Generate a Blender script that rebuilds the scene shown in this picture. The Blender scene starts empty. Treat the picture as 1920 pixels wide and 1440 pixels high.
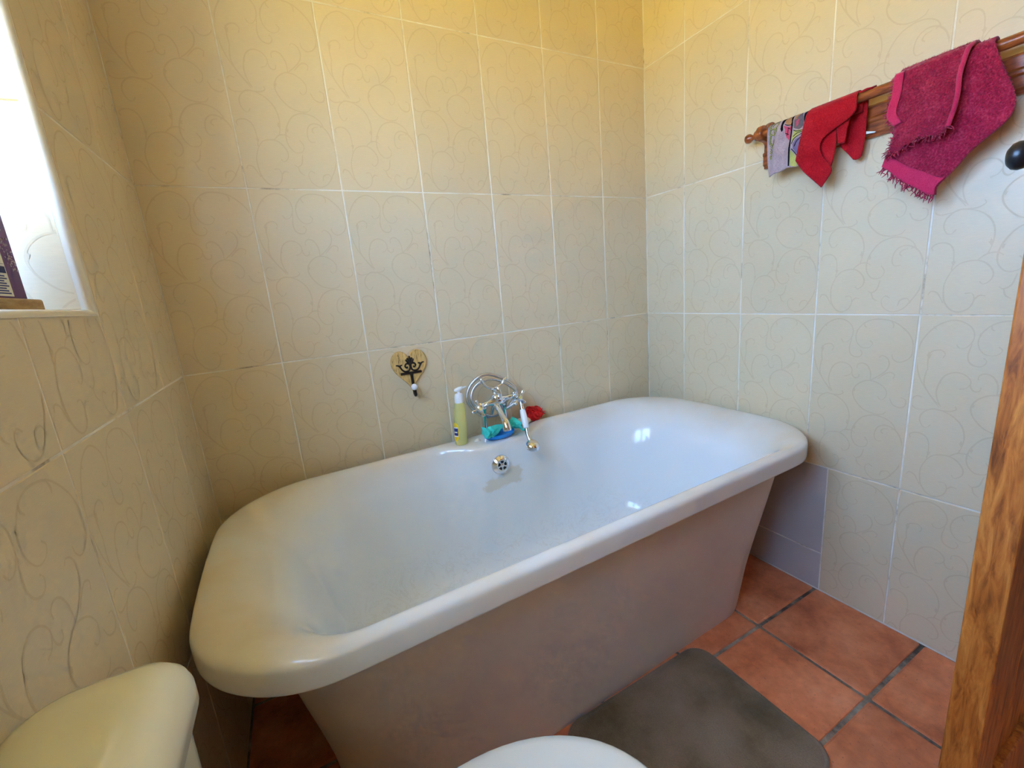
import bpy, bmesh, math, random
from mathutils import Vector, Matrix, noise as mnoise

random.seed(7)
PI = math.pi
scene = bpy.context.scene
col = scene.collection

# ------------------------------------------------------------------ camera
R = 1.732                      # width of the room: left wall at x = 0, right wall at x = R, back wall at y = 0
cam_d = bpy.data.cameras.new('camera')
cam = bpy.data.objects.new('camera', cam_d)
col.objects.link(cam)
cam_d.sensor_width = 36.0
cam_d.lens = 794.583 / 1920.0 * 36.0
cam_d.clip_start = 0.02
yaw, pitch, roll = 0.4652, -0.2158, -0.0878
_f = Vector((math.sin(yaw) * math.cos(pitch), math.cos(yaw) * math.cos(pitch), math.sin(pitch)))
_r0 = Vector((math.cos(yaw), -math.sin(yaw), 0.0))
_u0 = _r0.cross(_f)
_r = _r0 * math.cos(roll) + _u0 * math.sin(roll)
_u = -_r0 * math.sin(roll) + _u0 * math.cos(roll)
cam.matrix_world = Matrix(((_r.x, _u.x, -_f.x, 0.2846), (_r.y, _u.y, -_f.y, -1.4462), (_r.z, _u.z, -_f.z, 1.0910), (0, 0, 0, 1)))
scene.camera = cam

# ------------------------------------------------------------------ light
SKY_STRENGTH = 21.0
SUN_STRENGTH = 62.0
world = bpy.data.worlds.new('sky')
scene.world = world
world.use_nodes = True
_bg = world.node_tree.nodes['Background']
_bg.inputs['Color'].default_value = (0.31, 0.535, 1.0, 1.0)
_bg.inputs['Strength'].default_value = SKY_STRENGTH
sun_d = bpy.data.lights.new('sun', 'SUN')
sun_d.energy = SUN_STRENGTH
sun_d.angle = 0.01
sun_d.color = (1.0, 0.93, 0.80)
sun = bpy.data.objects.new('sun', sun_d)
col.objects.link(sun)
sun.rotation_euler = (0.0, math.radians(32), math.radians(20))      # from behind the house: it never enters the window
# a portal in the window opening only guides sampling of the sky
port_d = bpy.data.lights.new('window_portal', 'AREA')
port_d.shape = 'RECTANGLE'
port_d.size = 0.90
port_d.size_y = 1.22
port_d.cycles.is_portal = True
port = bpy.data.objects.new('window_portal', port_d)
col.objects.link(port)
port.location = (-0.252, -1.07, 1.56)
port.rotation_euler = (0, math.radians(-90), 0)

vs = scene.view_settings
vs.view_transform = 'Standard'
vs.look = 'None'
vs.gamma = 1.0
vs.exposure = 0.42
vs.use_curve_mapping = False
scene.cycles.use_denoising = True
scene.cycles.max_bounces = 8
scene.cycles.diffuse_bounces = 6
scene.cycles.use_adaptive_sampling = True
scene.cycles.adaptive_threshold = 0.09
scene.cycles.adaptive_min_samples = 16
scene.cycles.time_limit = 850
scene.cycles.glossy_bounces = 6
scene.cycles.transmission_bounces = 8
scene.cycles.transparent_max_bounces = 16
scene.cycles.sample_clamp_indirect = 20.0

# ------------------------------------------------------------------ materials
def srgb(r, g, b):
    def f(c):
        c /= 255.0
        return c / 12.92 if c <= 0.04045 else ((c + 0.055) / 1.055) ** 2.4
    return (f(r), f(g), f(b), 1.0)

def new_mat(name):
    m = bpy.data.materials.new(name)
    m.use_nodes = True
    nt = m.node_tree
    return m, nt, nt.nodes['Principled BSDF']

def node(nt, kind, **kw):
    n = nt.nodes.new(kind)
    for k, v in kw.items():
        if k in n.inputs.keys():
            n.inputs[k].default_value = v
        else:
            setattr(n, k, v)
    return n

def ramp(nt, fac, stops):
    n = nt.nodes.new('ShaderNodeValToRGB')
    el = n.color_ramp.elements
    while len(el) < len(stops):
        el.new(0.5)
    for e, (p, c) in zip(el, stops):
        e.position = p
        e.color = c
    nt.links.new(fac, n.inputs['Fac'])
    return n.outputs['Color']

def mix(nt, fac, a, b, blend='MIX'):
    n = nt.nodes.new('ShaderNodeMix')
    n.data_type = 'RGBA'
    n.blend_type = blend
    for sock, v in ((n.inputs['Factor'], fac), (n.inputs['A'], a), (n.inputs['B'], b)):
        if hasattr(v, 'is_output'):
            nt.links.new(v, sock)
        else:
            sock.default_value = v
    # colour sockets
    for name_, v in (('A', a), ('B', b)):
        for s in n.inputs:
            if s.name == name_ and s.type == 'RGBA':
                if hasattr(v, 'is_output'):
                    nt.links.new(v, s)
                else:
                    s.default_value = v
    return [o for o in n.outputs if o.type == 'RGBA'][0]

def math_n(nt, op, a, b=None, c=None):
    n = nt.nodes.new('ShaderNodeMath')
    n.operation = op
    for i, v in enumerate((a, b, c)):
        if v is None:
            continue
        if hasattr(v, 'is_output'):
            nt.links.new(v, n.inputs[i])
        else:
            n.inputs[i].default_value = v
    return n.outputs[0]

def coords(nt, what='Object', scale=(1, 1, 1), rot=(0, 0, 0), loc=(0, 0, 0)):
    tc = nt.nodes.new('ShaderNodeTexCoord')
    mp = nt.nodes.new('ShaderNodeMapping')
    mp.inputs['Scale'].default_value = scale
    mp.inputs['Rotation'].default_value = rot
    mp.inputs['Location'].default_value = loc
    nt.links.new(tc.outputs[what], mp.inputs['Vector'])
    return mp.outputs['Vector']

def world_coords(nt, scale=(1, 1, 1)):
    g = nt.nodes.new('ShaderNodeNewGeometry')
    mp = nt.nodes.new('ShaderNodeMapping')
    mp.inputs['Scale'].default_value = scale
    nt.links.new(g.outputs['Position'], mp.inputs['Vector'])
    return mp.outputs['Vector']

def noise(nt, vec, scale, detail=4.0, rough=0.55, out='Fac', dist=0.0):
    n = node(nt, 'ShaderNodeTexNoise', Scale=scale, Detail=detail, Roughness=rough, Distortion=dist)
    nt.links.new(vec, n.inputs['Vector'])
    return n.outputs[out]

def bump(nt, bsdf, height, strength=0.3, distance=0.002):
    b = node(nt, 'ShaderNodeBump', Strength=strength, Distance=distance)
    nt.links.new(height, b.inputs['Height'])
    nt.links.new(b.outputs['Normal'], bsdf.inputs['Normal'])

def simple(name, color, rough=0.5, metal=0.0, spec=0.5, var=0.0, vscale=8.0, bmp=0.0, bscale=60.0, bdist=0.001, coat=0.0, sheen=0.0):
    m, nt, b = new_mat(name)
    b.inputs['Roughness'].default_value = rough
    b.inputs['Metallic'].default_value = metal
    b.inputs['Specular IOR Level'].default_value = spec
    b.inputs['Coat Weight'].default_value = coat
    b.inputs['Coat Roughness'].default_value = 0.08
    b.inputs['Sheen Weight'].default_value = sheen
    v = coords(nt)
    if var > 0:
        n = noise(nt, v, vscale)
        d = tuple(c * (1 - var) for c in color[:3]) + (1,)
        l = tuple(min(1, c * (1 + var * 0.6)) for c in color[:3]) + (1,)
        nt.links.new(ramp(nt, n, [(0.3, d), (0.7, l)]), b.inputs['Base Color'])
    else:
        b.inputs['Base Color'].default_value = color
    if bmp > 0:
        bump(nt, b, noise(nt, v, bscale, 5), bmp, bdist)
    return m

def wood(name, dark, mid, light, scale=(1, 1, 1), rough=0.35, grain=16.0, coat=0.3, knots=True):
    m, nt, b = new_mat(name)
    v = coords(nt, 'Object', scale)
    n1 = noise(nt, v, grain, 6, 0.65, dist=0.6)
    n2 = noise(nt, v, grain * 5, 3, 0.6)
    c = ramp(nt, n1, [(0.28, dark), (0.47, mid), (0.68, light)])
    c = mix(nt, math_n(nt, 'MULTIPLY', n2, 0.35), c, mid, 'MULTIPLY')
    if knots:
        w = coords(nt, 'Object', tuple(math.sqrt(s) for s in scale))
        vor = node(nt, 'ShaderNodeTexVoronoi', Scale=5.0)
        nt.links.new(w, vor.inputs['Vector'])
        k = nt.nodes.new('ShaderNodeMapRange')
        k.inputs['From Min'].default_value = 0.05
        k.inputs['From Max'].default_value = 0.22
        k.inputs['To Min'].default_value = 1.0
        k.inputs['To Max'].default_value = 0.0
        nt.links.new(vor.outputs['Distance'], k.inputs['Value'])
        c = mix(nt, math_n(nt, 'MULTIPLY', k.outputs[0], 0.75), c, dark)
    nt.links.new(c, b.inputs['Base Color'])
    b.inputs['Roughness'].default_value = rough
    b.inputs['Coat Weight'].default_value = coat
    b.inputs['Coat Roughness'].default_value = 0.2
    bump(nt, b, n2, 0.15, 0.0006)
    return m

def tile_mat(name, base, warm, rough=0.32):
    m, nt, b = new_mat(name)
    oi = nt.nodes.new('ShaderNodeObjectInfo')
    v = world_coords(nt)
    n = noise(nt, v, 7.0, 1)
    # fine woven grain of the glaze
    w = noise(nt, world_coords(nt, (60, 60, 600)), 1.0, 1)
    c = mix(nt, math_n(nt, 'MULTIPLY', n, 0.6), base, warm)
    rnd = math_n(nt, 'MULTIPLY_ADD', oi.outputs['Random'], 0.06, 0.95)
    gr = math_n(nt, 'MULTIPLY_ADD', w, 0.10, 0.95)
    k = math_n(nt, 'MULTIPLY', rnd, gr)
    comb = nt.nodes.new('ShaderNodeCombineColor')
    for i in range(3):
        nt.links.new(k, comb.inputs[i])
    c = mix(nt, 1.0, c, comb.outputs[0], 'MULTIPLY')
    nt.links.new(c, b.inputs['Base Color'])
    b.inputs['Roughness'].default_value = rough
    b.inputs['Specular IOR Level'].default_value = 0.45
    return m

M = {}
M['tile'] = tile_mat('wall_tile_glaze', srgb(228, 211, 178), srgb(220, 199, 157))
M['print'] = tile_mat('wall_tile_scroll_print', srgb(220, 201, 166), srgb(211, 187, 145), 0.5)
M['plain_tile'] = tile_mat('plain_grey_tile', srgb(200, 194, 190), srgb(176, 168, 162), 0.5)

def grout_mat(name, light, mid, dark, thr=(0.38, 0.5, 0.66), scale=9.0):
    m, nt, b = new_mat(name)
    n = noise(nt, world_coords(nt), scale, 5, 0.7)
    nt.links.new(ramp(nt, n, [(thr[0], dark), (thr[1], mid), (thr[2], light)]), b.inputs['Base Color'])
    b.inputs['Roughness'].default_value = 0.9
    return m
M['grout'] = grout_mat('wall_grout', srgb(240, 234, 220), srgb(226, 214, 190), srgb(132, 104, 72), (0.30, 0.42, 0.54), 5.0)
M['floor_grout'] = grout_mat('floor_grout', srgb(190, 176, 156), srgb(148, 130, 110), srgb(84, 70, 58), (0.36, 0.52, 0.7), 11.0)
M['plaster'] = simple('cream_plaster', srgb(240, 230, 210), 0.85, var=0.05, bmp=0.1)
M['ceiling'] = simple('ceiling_paint', srgb(244, 236, 218), 0.9, var=0.03)

def terracotta():
    m, nt, b = new_mat('terracotta_floor_tile')
    oi = nt.nodes.new('ShaderNodeObjectInfo')
    v = world_coords(nt)
    n = noise(nt, v, 6.5, 6, 0.62)
    n2 = noise(nt, v, 45.0, 4)
    c = ramp(nt, n, [(0.28, srgb(172, 92, 56)), (0.45, srgb(216, 128, 84)), (0.6, srgb(230, 146, 102)), (0.78, srgb(236, 166, 126))])
    c = mix(nt, math_n(nt, 'MULTIPLY', n2, 0.45), c, srgb(130, 84, 64), 'MULTIPLY')
    hs = nt.nodes.new('ShaderNodeHueSaturation')
    nt.links.new(c, hs.inputs['Color'])
    nt.links.new(math_n(nt, 'MULTIPLY_ADD', oi.outputs['Random'], 0.3, 1.06), hs.inputs['Value'])
    hs.inputs['Saturation'].default_value = 1.0
    sp = noise(nt, v, 150.0, 2)
    sp = ramp(nt, sp, [(0.66, (0, 0, 0, 1)), (0.72, (1, 1, 1, 1))])
    c = mix(nt, math_n(nt, 'MULTIPLY', sp, 0.35), hs.outputs['Color'], srgb(80, 40, 28))
    nt.links.new(c, b.inputs['Base Color'])
    b.inputs['Roughness'].default_value = 0.48
    bump(nt, b, math_n(nt, 'ADD', n, math_n(nt, 'MULTIPLY', n2, 0.4)), 0.25, 0.003)
    return m
M['terracotta'] = terracotta()

def enamel():
    m, nt, b = new_mat('bath_enamel')
    v = world_coords(nt)
    base = srgb(230, 234, 236)
    # yellowed grime along the old rim; its tint also paints in warm wall bounce
    sep = nt.nodes.new('ShaderNodeSeparateXYZ')
    nt.links.new(v, sep.inputs[0])
    X, Y, Z = sep.outputs
    n = noise(nt, v, 5.0, 5)
    rim = nt.nodes.new('ShaderNodeMapRange')
    rim.inputs['From Min'].default_value = 0.50
    rim.inputs['From Max'].default_value = 0.585
    nt.links.new(Z, rim.inputs['Value'])
    g = math_n(nt, 'MULTIPLY', rim.outputs[0], ramp(nt, n, [(0.35, (0.2, 0.2, 0.2, 1)), (0.7, (1, 1, 1, 1))]))
    c = mix(nt, math_n(nt, 'MULTIPLY', g, 0.7), base, srgb(220, 200, 168))
    # worn patch of enamel below the overflow
    nd = noise(nt, v, 22.0, 4, out='Fac')
    zz = math_n(nt, 'ADD', Z, math_n(nt, 'MULTIPLY', math_n(nt, 'SUBTRACT', nd, 0.5), 0.05))
    xx = math_n(nt, 'ADD', X, math_n(nt, 'MULTIPLY', math_n(nt, 'SUBTRACT', nd, 0.5), 0.07))
    def inside(s, lo, hi, soft=0.004):
        a = nt.nodes.new('ShaderNodeMapRange')
        a.inputs['From Min'].default_value = lo - soft
        a.inputs['From Max'].default_value = lo + soft
        nt.links.new(s, a.inputs['Value'])
        b_ = nt.nodes.new('ShaderNodeMapRange')
        b_.inputs['From Min'].default_value = hi - soft
        b_.inputs['From Max'].default_value = hi + soft
        b_.inputs['To Min'].default_value = 1.0
        b_.inputs['To Max'].default_value = 0.0
        nt.links.new(s, b_.inputs['Value'])
        return math_n(nt, 'MULTIPLY', a.outputs[0], b_.outputs[0])
    p1 = math_n(nt, 'MULTIPLY', inside(xx, 0.79, 0.925), inside(zz, 0.420, 0.458))
    p2 = math_n(nt, 'MULTIPLY', inside(xx, 0.85, 0.925), inside(zz, 0.45, 0.487))
    pp = math_n(nt, 'MAXIMUM', p1, p2)
    pp = math_n(nt, 'MULTIPLY', pp, inside(Y, -0.28, -0.1))
    c = mix(nt, math_n(nt, 'MULTIPLY', pp, 0.7), c, srgb(214, 206, 184))
    # hairline crazing and limescale on the bottom
    cr = noise(nt, v, 14.0, 8, 0.7, dist=1.2)
    line = ramp(nt, cr, [(0.485, (0, 0, 0, 1)), (0.5, (1, 1, 1, 1)), (0.515, (0, 0, 0, 1))])
    low = nt.nodes.new('ShaderNodeMapRange')
    low.inputs['From Min'].default_value = 0.30
    low.inputs['From Max'].default_value = 0.16
    nt.links.new(Z, low.inputs['Value'])
    c = mix(nt, math_n(nt, 'MULTIPLY', math_n(nt, 'MULTIPLY', line, low.outputs[0]), 0.25), c, srgb(170, 150, 128))
    nt.links.new(c, b.inputs['Base Color'])
    b.inputs['Roughness'].default_value = 0.11
    b.inputs['Specular IOR Level'].default_value = 0.5
    return m
M['enamel'] = enamel()
M['skirt'] = simple('bath_side_paint', srgb(222, 214, 208), 0.45, var=0.05, vscale=5.0, bmp=0.04, bscale=120)
M['ceramic'] = simple('cream_ceramic', srgb(226, 224, 206), 0.14, var=0.02)
M['seat_plastic'] = simple('white_seat_plastic', srgb(228, 230, 226), 0.32)
M['chrome'] = simple('chrome', (0.82, 0.83, 0.85, 1), 0.07, metal=1.0)
M['hose'] = simple('hose_steel', (0.70, 0.71, 0.74, 1), 0.18, metal=1.0)
M['porcelain'] = simple('white_porcelain', srgb(244, 244, 246), 0.12)
M['brass'] = simple('index_button', srgb(226, 200, 120), 0.3)
M['dark_hole'] = simple('dark_slot', srgb(18, 18, 20), 0.7)
M['rail_wood'] = wood('rail_wood', srgb(96, 40, 14), srgb(156, 78, 30), srgb(190, 106, 48), (6, 1.2, 6), 0.3)
M['door_wood'] = wood('door_wood', srgb(110, 54, 18), srgb(186, 104, 38), srgb(222, 142, 62), (9, 9, 1.3), 0.42, 10.0, 0.15)
M['pine'] = wood('pine_board', srgb(150, 116, 74), srgb(186, 156, 110), srgb(206, 180, 136), (2, 2, 12), 0.6, 12.0, 0.0, False)
M['iron'] = simple('dark_iron', srgb(62, 46, 36), 0.5, metal=0.6, var=0.3, vscale=60, bmp=0.3, bscale=200)
M['black_knob'] = simple('black_iron_knob', srgb(26, 25, 26), 0.33, spec=0.6, bmp=0.05, bscale=50)

def crackle():
    m, nt, b = new_mat('crackled_cream_wood')
    v = coords(nt, 'Object', (9, 9, 1.6))
    n = noise(nt, v, 22.0, 6, 0.7)
    c = ramp(nt, n, [(0.34, srgb(104, 66, 28)), (0.43, srgb(214, 172, 100)), (0.7, srgb(240, 204, 132))])
    nt.links.new(c, b.inputs['Base Color'])
    b.inputs['Roughness'].default_value = 0.55
    bump(nt, b, n, 0.4, 0.001)
    return m
M['crackle'] = crackle()

def terry(name, a, b_, c_, scale=260.0, strength=0.8, sheen=0.3):
    m, nt, b = new_mat(name)
    v = world_coords(nt)
    n = noise(nt, v, scale, 3, 0.6)
    n2 = noise(nt, v, 30.0, 4)
    c = ramp(nt, math_n(nt, 'MULTIPLY_ADD', n2, 0.35, math_n(nt, 'MULTIPLY', n, 0.65)), [(0.32, a), (0.5, b_), (0.66, c_)])
    nt.links.new(c, b.inputs['Base Color'])
    b.inputs['Roughness'].default_value = 0.95
    b.inputs['Specular IOR Level'].default_value = 0.1
    b.inputs['Sheen Weight'].default_value = sheen
    bump(nt, b, n, strength, 0.002)
    return m
M['magenta'] = terry('magenta_terry', srgb(140, 14, 42), srgb(178, 30, 66), srgb(208, 66, 92))
M['magenta_hem'] = terry('magenta_hem_weave', srgb(184, 30, 70), srgb(204, 46, 86), srgb(214, 62, 98), 500.0, 0.2)
M['red'] = terry('red_terry', srgb(150, 12, 22), srgb(184, 22, 34), srgb(206, 40, 48), 420.0, 0.6, 0.15)
M['lilac'] = terry('lilac_grey_terry', srgb(150, 128, 134), srgb(178, 156, 160), srgb(196, 176, 178), 420.0, 0.5, 0.1)
for k_, c_ in (('ink', (24, 20, 22)), ('tan', (176, 132, 92)), ('pink', (208, 84, 110)), ('greyprint', (120, 104, 106)), ('lime', (186, 184, 104)), ('violet', (128, 110, 140))):
    M['cloth_' + k_] = terry('cloth_' + k_, srgb(*[int(q * 0.85) for q in c_]), srgb(*c_), srgb(*[min(255, int(q * 1.1)) for q in c_]), 500.0, 0.3, 0.0)
M['teal'] = simple('teal_cloth', srgb(60, 216, 200), 0.6, var=0.15, vscale=40, bmp=0.3, bscale=300)
M['red_net'] = simple('red_net', srgb(236, 22, 26), 0.6, var=0.2, vscale=60)
M['soap'] = simple('cream_soap', srgb(232, 208, 176), 0.4, var=0.08, vscale=20)
M['shell'] = simple('white_shell', srgb(232, 222, 204), 0.35, var=0.1, vscale=50)
M['white_plastic'] = simple('white_plastic', srgb(240, 240, 240), 0.3)
M['paper'] = simple('white_paper', srgb(238, 236, 230), 0.8)
M['blue_print'] = simple('blue_print', srgb(44, 62, 132), 0.6)
M['navy_print'] = simple('navy_print', srgb(30, 34, 92), 0.6)
M['yellow_print'] = simple('yellow_print', srgb(242, 204, 40), 0.5)
M['purple_card'] = simple('purple_card', srgb(104, 34, 108), 0.45, var=0.06, vscale=6)
M['lavender_print'] = simple('lavender_print', srgb(196, 178, 190), 0.6)
M['trim_tile'] = simple('trim_glaze', srgb(226, 220, 204), 0.25)
M['frame_paint'] = simple('window_frame_paint', srgb(236, 236, 234), 0.4)

def clear(name, color, rough, trans, ior=1.35):
    m, nt, b = new_mat(name)
    b.inputs['Base Color'].default_value = color
    b.inputs['Roughness'].default_value = rough
    b.inputs['Transmission Weight'].default_value = trans
    b.inputs['IOR'].default_value = ior
    return m
M['blue_plastic'] = clear('blue_translucent_plastic', srgb(36, 158, 246), 0.2, 0.15)
M['amber_bottle'] = clear('yellow_translucent_bottle', srgb(255, 250, 175), 0.10, 0.62, 1.25)

def pane():
    m, nt, b = new_mat('window_glass')
    nt.nodes.remove(b)
    out = nt.nodes['Material Output']
    t = nt.nodes.new('ShaderNodeBsdfTransparent')
    t.inputs['Color'].default_value = (0.96, 0.97, 0.96, 1)
    g = nt.nodes.new('ShaderNodeBsdfGlossy')
    g.inputs['Roughness'].default_value = 0.02
    fr = nt.nodes.new('ShaderNodeFresnel')
    ge = nt.nodes.new('ShaderNodeNewGeometry')
    # the same reflectance on both faces of the thin pane
    nt.links.new(math_n(nt, 'MULTIPLY_ADD', ge.outputs['Backfacing'], 1 / 1.45 - 1.45, 1.45), fr.inputs['IOR'])
    ms = nt.nodes.new('ShaderNodeMixShader')
    nt.links.new(fr.outputs[0], ms.inputs[0])
    nt.links.new(t.outputs[0], ms.inputs[1])
    nt.links.new(g.outputs[0], ms.inputs[2])
    nt.links.new(ms.outputs[0], out.inputs['Surface'])
    return m
M['glass'] = pane()

def mat_pile():
    m, nt, b = new_mat('bath_mat_pile')
    v = world_coords(nt)
    n = noise(nt, v, 5.5, 5, 0.6)
    n2 = noise(nt, v, 300.0, 2)
    c = ramp(nt, n, [(0.3, srgb(112, 94, 66)), (0.5, srgb(144, 124, 98)), (0.72, srgb(166, 142, 120))])
    c = mix(nt, math_n(nt, 'MULTIPLY', n2, 0.5), c, srgb(150, 140, 128), 'MULTIPLY')
    nt.links.new(c, b.inputs['Base Color'])
    b.inputs['Roughness'].default_value = 1.0
    b.inputs['Specular IOR Level'].default_value = 0.1
    b.inputs['Sheen Weight'].default_value = 0.25
    bump(nt, b, n2, 0.6, 0.002)
    return m
M['mat_pile'] = mat_pile()
def ground_mat():
    m, nt, b = new_mat('dry_grass_ground')
    n = noise(nt, world_coords(nt), 0.6, 6)
    nt.links.new(ramp(nt, n, [(0.3, srgb(178, 148, 58)), (0.7, srgb(210, 182, 86))]), b.inputs['Base Color'])
    b.inputs['Roughness'].default_value = 1.0
    return m
M['ground'] = ground_mat()

# ------------------------------------------------------------------ mesh helpers
class MB:
    """collects geometry; build() links it as ONE mesh object"""
    def __init__(self):
        self.v, self.f, self.m, self.cur = [], [], [], 0
    def add(self, verts, faces):
        o = len(self.v)
        self.v += [tuple(p) for p in verts]
        for q in faces:
            self.f.append(tuple(i + o for i in q))
            self.m.append(self.cur)
        return self
    def box(self, x0, x1, y0, y1, z0, z1):
        self.add([(x0, y0, z0), (x1, y0, z0), (x1, y1, z0), (x0, y1, z0), (x0, y0, z1), (x1, y0, z1), (x1, y1, z1), (x0, y1, z1)],
                 [(3, 2, 1, 0), (4, 5, 6, 7), (0, 1, 5, 4), (1, 2, 6, 5), (2, 3, 7, 6), (3, 0, 4, 7)])
        return self
    def rings(self, rings, closed=True, cap0=False, cap1=False, loop=False):
        n = len(rings[0])
        verts = [p for r in rings for p in r]
        faces = []
        K = len(rings)
        for i in range(K if loop else K - 1):
            a, b = i * n, ((i + 1) % K) * n
            for j in range(n if closed else n - 1):
                k = (j + 1) % n
                faces.append((a + j, a + k, b + k, b + j))
        if cap0:
            faces.append(tuple(reversed(range(n))))
        if cap1:
            faces.append(tuple((K - 1) * n + j for j in range(n)))
        return self.add(verts, faces)
    def lathe(self, prof, seg=24, mat=None):
        """prof: (radius, height) pairs, turned about local z; mat places it"""
        mat = mat or Matrix.Identity(4)
        rs = []
        for r, h in prof:
            rs.append([mat @ Vector((r * math.cos(2 * PI * j / seg), r * math.sin(2 * PI * j / seg), h)) for j in range(seg)])
        return self.rings(rs, True, True, True)
    def tube(self, pts, rad, seg=10, closed=False, caps=True, flat=1.0, up=None):
        pts = [Vector(p) for p in pts]
        n = len(pts)
        if not isinstance(rad, (list, tuple)):
            rad = [rad] * n
        T = []
        for i in range(n):
            a = pts[(i - 1) % n] if closed or i > 0 else pts[i]
            b = pts[(i + 1) % n] if closed or i < n - 1 else pts[i]
            t = b - a
            T.append(t.normalized() if t.length > 1e-9 else Vector((0, 0, 1)))
        ref = Vector(up) if up else (Vector((0, 0, 1)) if abs(T[0].z) < 0.9 else Vector((0, 1, 0)))
        nrm = (ref - T[0] * ref.dot(T[0])).normalized()
        rs = []
        for i in range(n):
            if up:
                nrm = (Vector(up) - T[i] * Vector(up).dot(T[i]))
            else:
                nrm = nrm - T[i] * nrm.dot(T[i])
            nrm = nrm.normalized() if nrm.length > 1e-6 else T[i].orthogonal().normalized()
            bi = T[i].cross(nrm)
            rs.append([pts[i] + (nrm * math.cos(2 * PI * j / seg) * flat + bi * math.sin(2 * PI * j / seg)) * rad[i] for j in range(seg)])
        return self.rings(rs, True, caps and not closed, caps and not closed, closed)
    def sphere(self, c, r, seg=18, scale=(1, 1, 1)):
        k = seg // 2
        prof = []
        for i in range(1, k):
            a = PI * i / k
            prof.append((r * math.sin(a), -r * math.cos(a)))
        S = Matrix.Translation(Vector(c)) @ Matrix.Diagonal((scale[0], scale[1], scale[2], 1))
        prof = [(r * 0.02, -r)] + prof + [(r * 0.02, r)]
        return self.lathe(prof, seg, S)
    def prism(self, outline, d0, d1, place):
        """outline (u, v) pairs; place(u, v, d) -> point"""
        n = len(outline)
        self.add([place(u, v, d0) for u, v in outline] + [place(u, v, d1) for u, v in outline],
                 [tuple(range(n)), tuple(reversed(range(n, 2 * n)))] + [(i, n + i, n + (i + 1) % n, (i + 1) % n) for i in range(n)])
        return self
    def mesh(self, name, mats, smooth=False, angle=None):
        me = bpy.data.meshes.new(name)
        me.from_pydata(self.v, [], self.f)
        for m_ in (mats if isinstance(mats, (list, tuple)) else [mats]):
            me.materials.append(m_)
        me.polygons.foreach_set('material_index', self.m)
        bm = bmesh.new()
        bm.from_mesh(me)
        bmesh.ops.recalc_face_normals(bm, faces=bm.faces)
        bm.to_mesh(me)
        bm.free()
        if smooth:
            me.polygons.foreach_set('use_smooth', [True] * len(me.polygons))
            if angle:
                me.set_sharp_from_angle(angle=math.radians(angle))
        me.update()
        return me
    def build(self, name, mats, parent=None, smooth=False, angle=None, bevel=0.0, bseg=2, sub=0, loc=None):
        o = bpy.data.objects.new(name, self.mesh(name, mats, smooth, angle))
        col.objects.link(o)
        if loc is not None:
            o.location = loc
        if parent is not None:
            o.parent = parent
        if bevel > 0:
            bv = o.modifiers.new('bevel', 'BEVEL')
            bv.width = bevel
            bv.segments = bseg
            bv.limit_method = 'ANGLE'
            bv.angle_limit = math.radians(35)
        if sub:
            sb = o.modifiers.new('subdivision', 'SUBSURF')
            sb.levels = sub
            sb.render_levels = sub
        return o

def empty(name, loc=(0, 0, 0)):
    o = bpy.data.objects.new(name, None)
    o.empty_display_size = 0.05
    col.objects.link(o)
    o.location = loc
    return o

def thing(o, label, cat, group=None):
    o['label'] = label
    o['category'] = cat
    if group:
        o['group'] = group
    return o

def struct(o, label=None):
    o['kind'] = 'structure'
    if label:
        o['label'] = label
    return o

def catmull(pts, k=6, closed=False):
    pts = [Vector(p) for p in pts]
    n = len(pts)
    out = []
    for i in range(n if closed else n - 1):
        if closed:
            p0, p1, p2, p3 = pts[(i - 1) % n], pts[i], pts[(i + 1) % n], pts[(i + 2) % n]
        else:
            p1, p2 = pts[i], pts[i + 1]
            p0 = pts[i - 1] if i > 0 else p1 * 2 - p2
            p3 = pts[i + 2] if i + 2 < n else p2 * 2 - p1
        for s in range(k):
            t = s / k
            out.append(0.5 * ((2 * p1) + (p2 - p0) * t + (2 * p0 - 5 * p1 + 4 * p2 - p3) * t * t + (3 * p1 - p0 - 3 * p2 + p3) * t ** 3))
    if not closed:
        out.append(pts[-1])
    return out

def smooth01(t):
    t = max(0.0, min(1.0, t))
    return t * t * (3 - 2 * t)

def lerp(a, b, t):
    return a + (b - a) * t

def interp(x, xs, ys):
    if x <= xs[0]:
        return ys[0]
    for i in range(len(xs) - 1):
        if x <= xs[i + 1]:
            return lerp(ys[i], ys[i + 1], (x - xs[i]) / (xs[i + 1] - xs[i]))
    return ys[-1]

# ------------------------------------------------------------------ the room
CEIL = 2.41
YF = -2.60                       # wall behind the camera
ZROWS = [0.0, 0.448, 0.939, 1.430, 1.921, CEIL]
TW, TH, GAP = 0.25, 0.491, 0.0034
WIN = dict(y0=-1.65, y1=-0.489, z0=1.121, z1=2.00)     # window opening in the left wall
TRIM = 0.011
DOOR = dict(y0=-1.975, y1=-1.315, z1=2.03)

struct(MB().box(-40, 40, -40, 40, -0.50, -0.45).build('ground', M['ground']), 'sunlit dry ground outside the window')
floor = struct(MB().box(-0.25, 3.1, YF - 0.15, 0.2, -0.15, -0.004).build('floor', M['floor_grout']), 'terracotta tiled floor with grey grout')
ceiling = struct(MB().box(-0.25, 3.1, YF - 0.15, 0.2, CEIL, CEIL + 0.15).build('ceiling', M['ceiling']))
wall_back = struct(MB().box(-0.25, 3.1, 0.0010, 0.20, -0.1, CEIL + 0.05).build('wall_back', M['grout']), 'cream scroll-tiled wall behind the bath')
d = DOOR
wall_right = struct(MB().box(R + 0.0010, R + 0.12, d['y1'], 0.01, -0.1, CEIL + 0.05)
                    .box(R + 0.0010, R + 0.12, YF - 0.05, d['y0'], -0.1, CEIL + 0.05)
                    .box(R + 0.0010, R + 0.12, d['y0'], d['y1'], d['z1'], CEIL + 0.05).build('wall_right', M['grout']), 'tiled wall with the towel rail')
w = WIN
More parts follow.
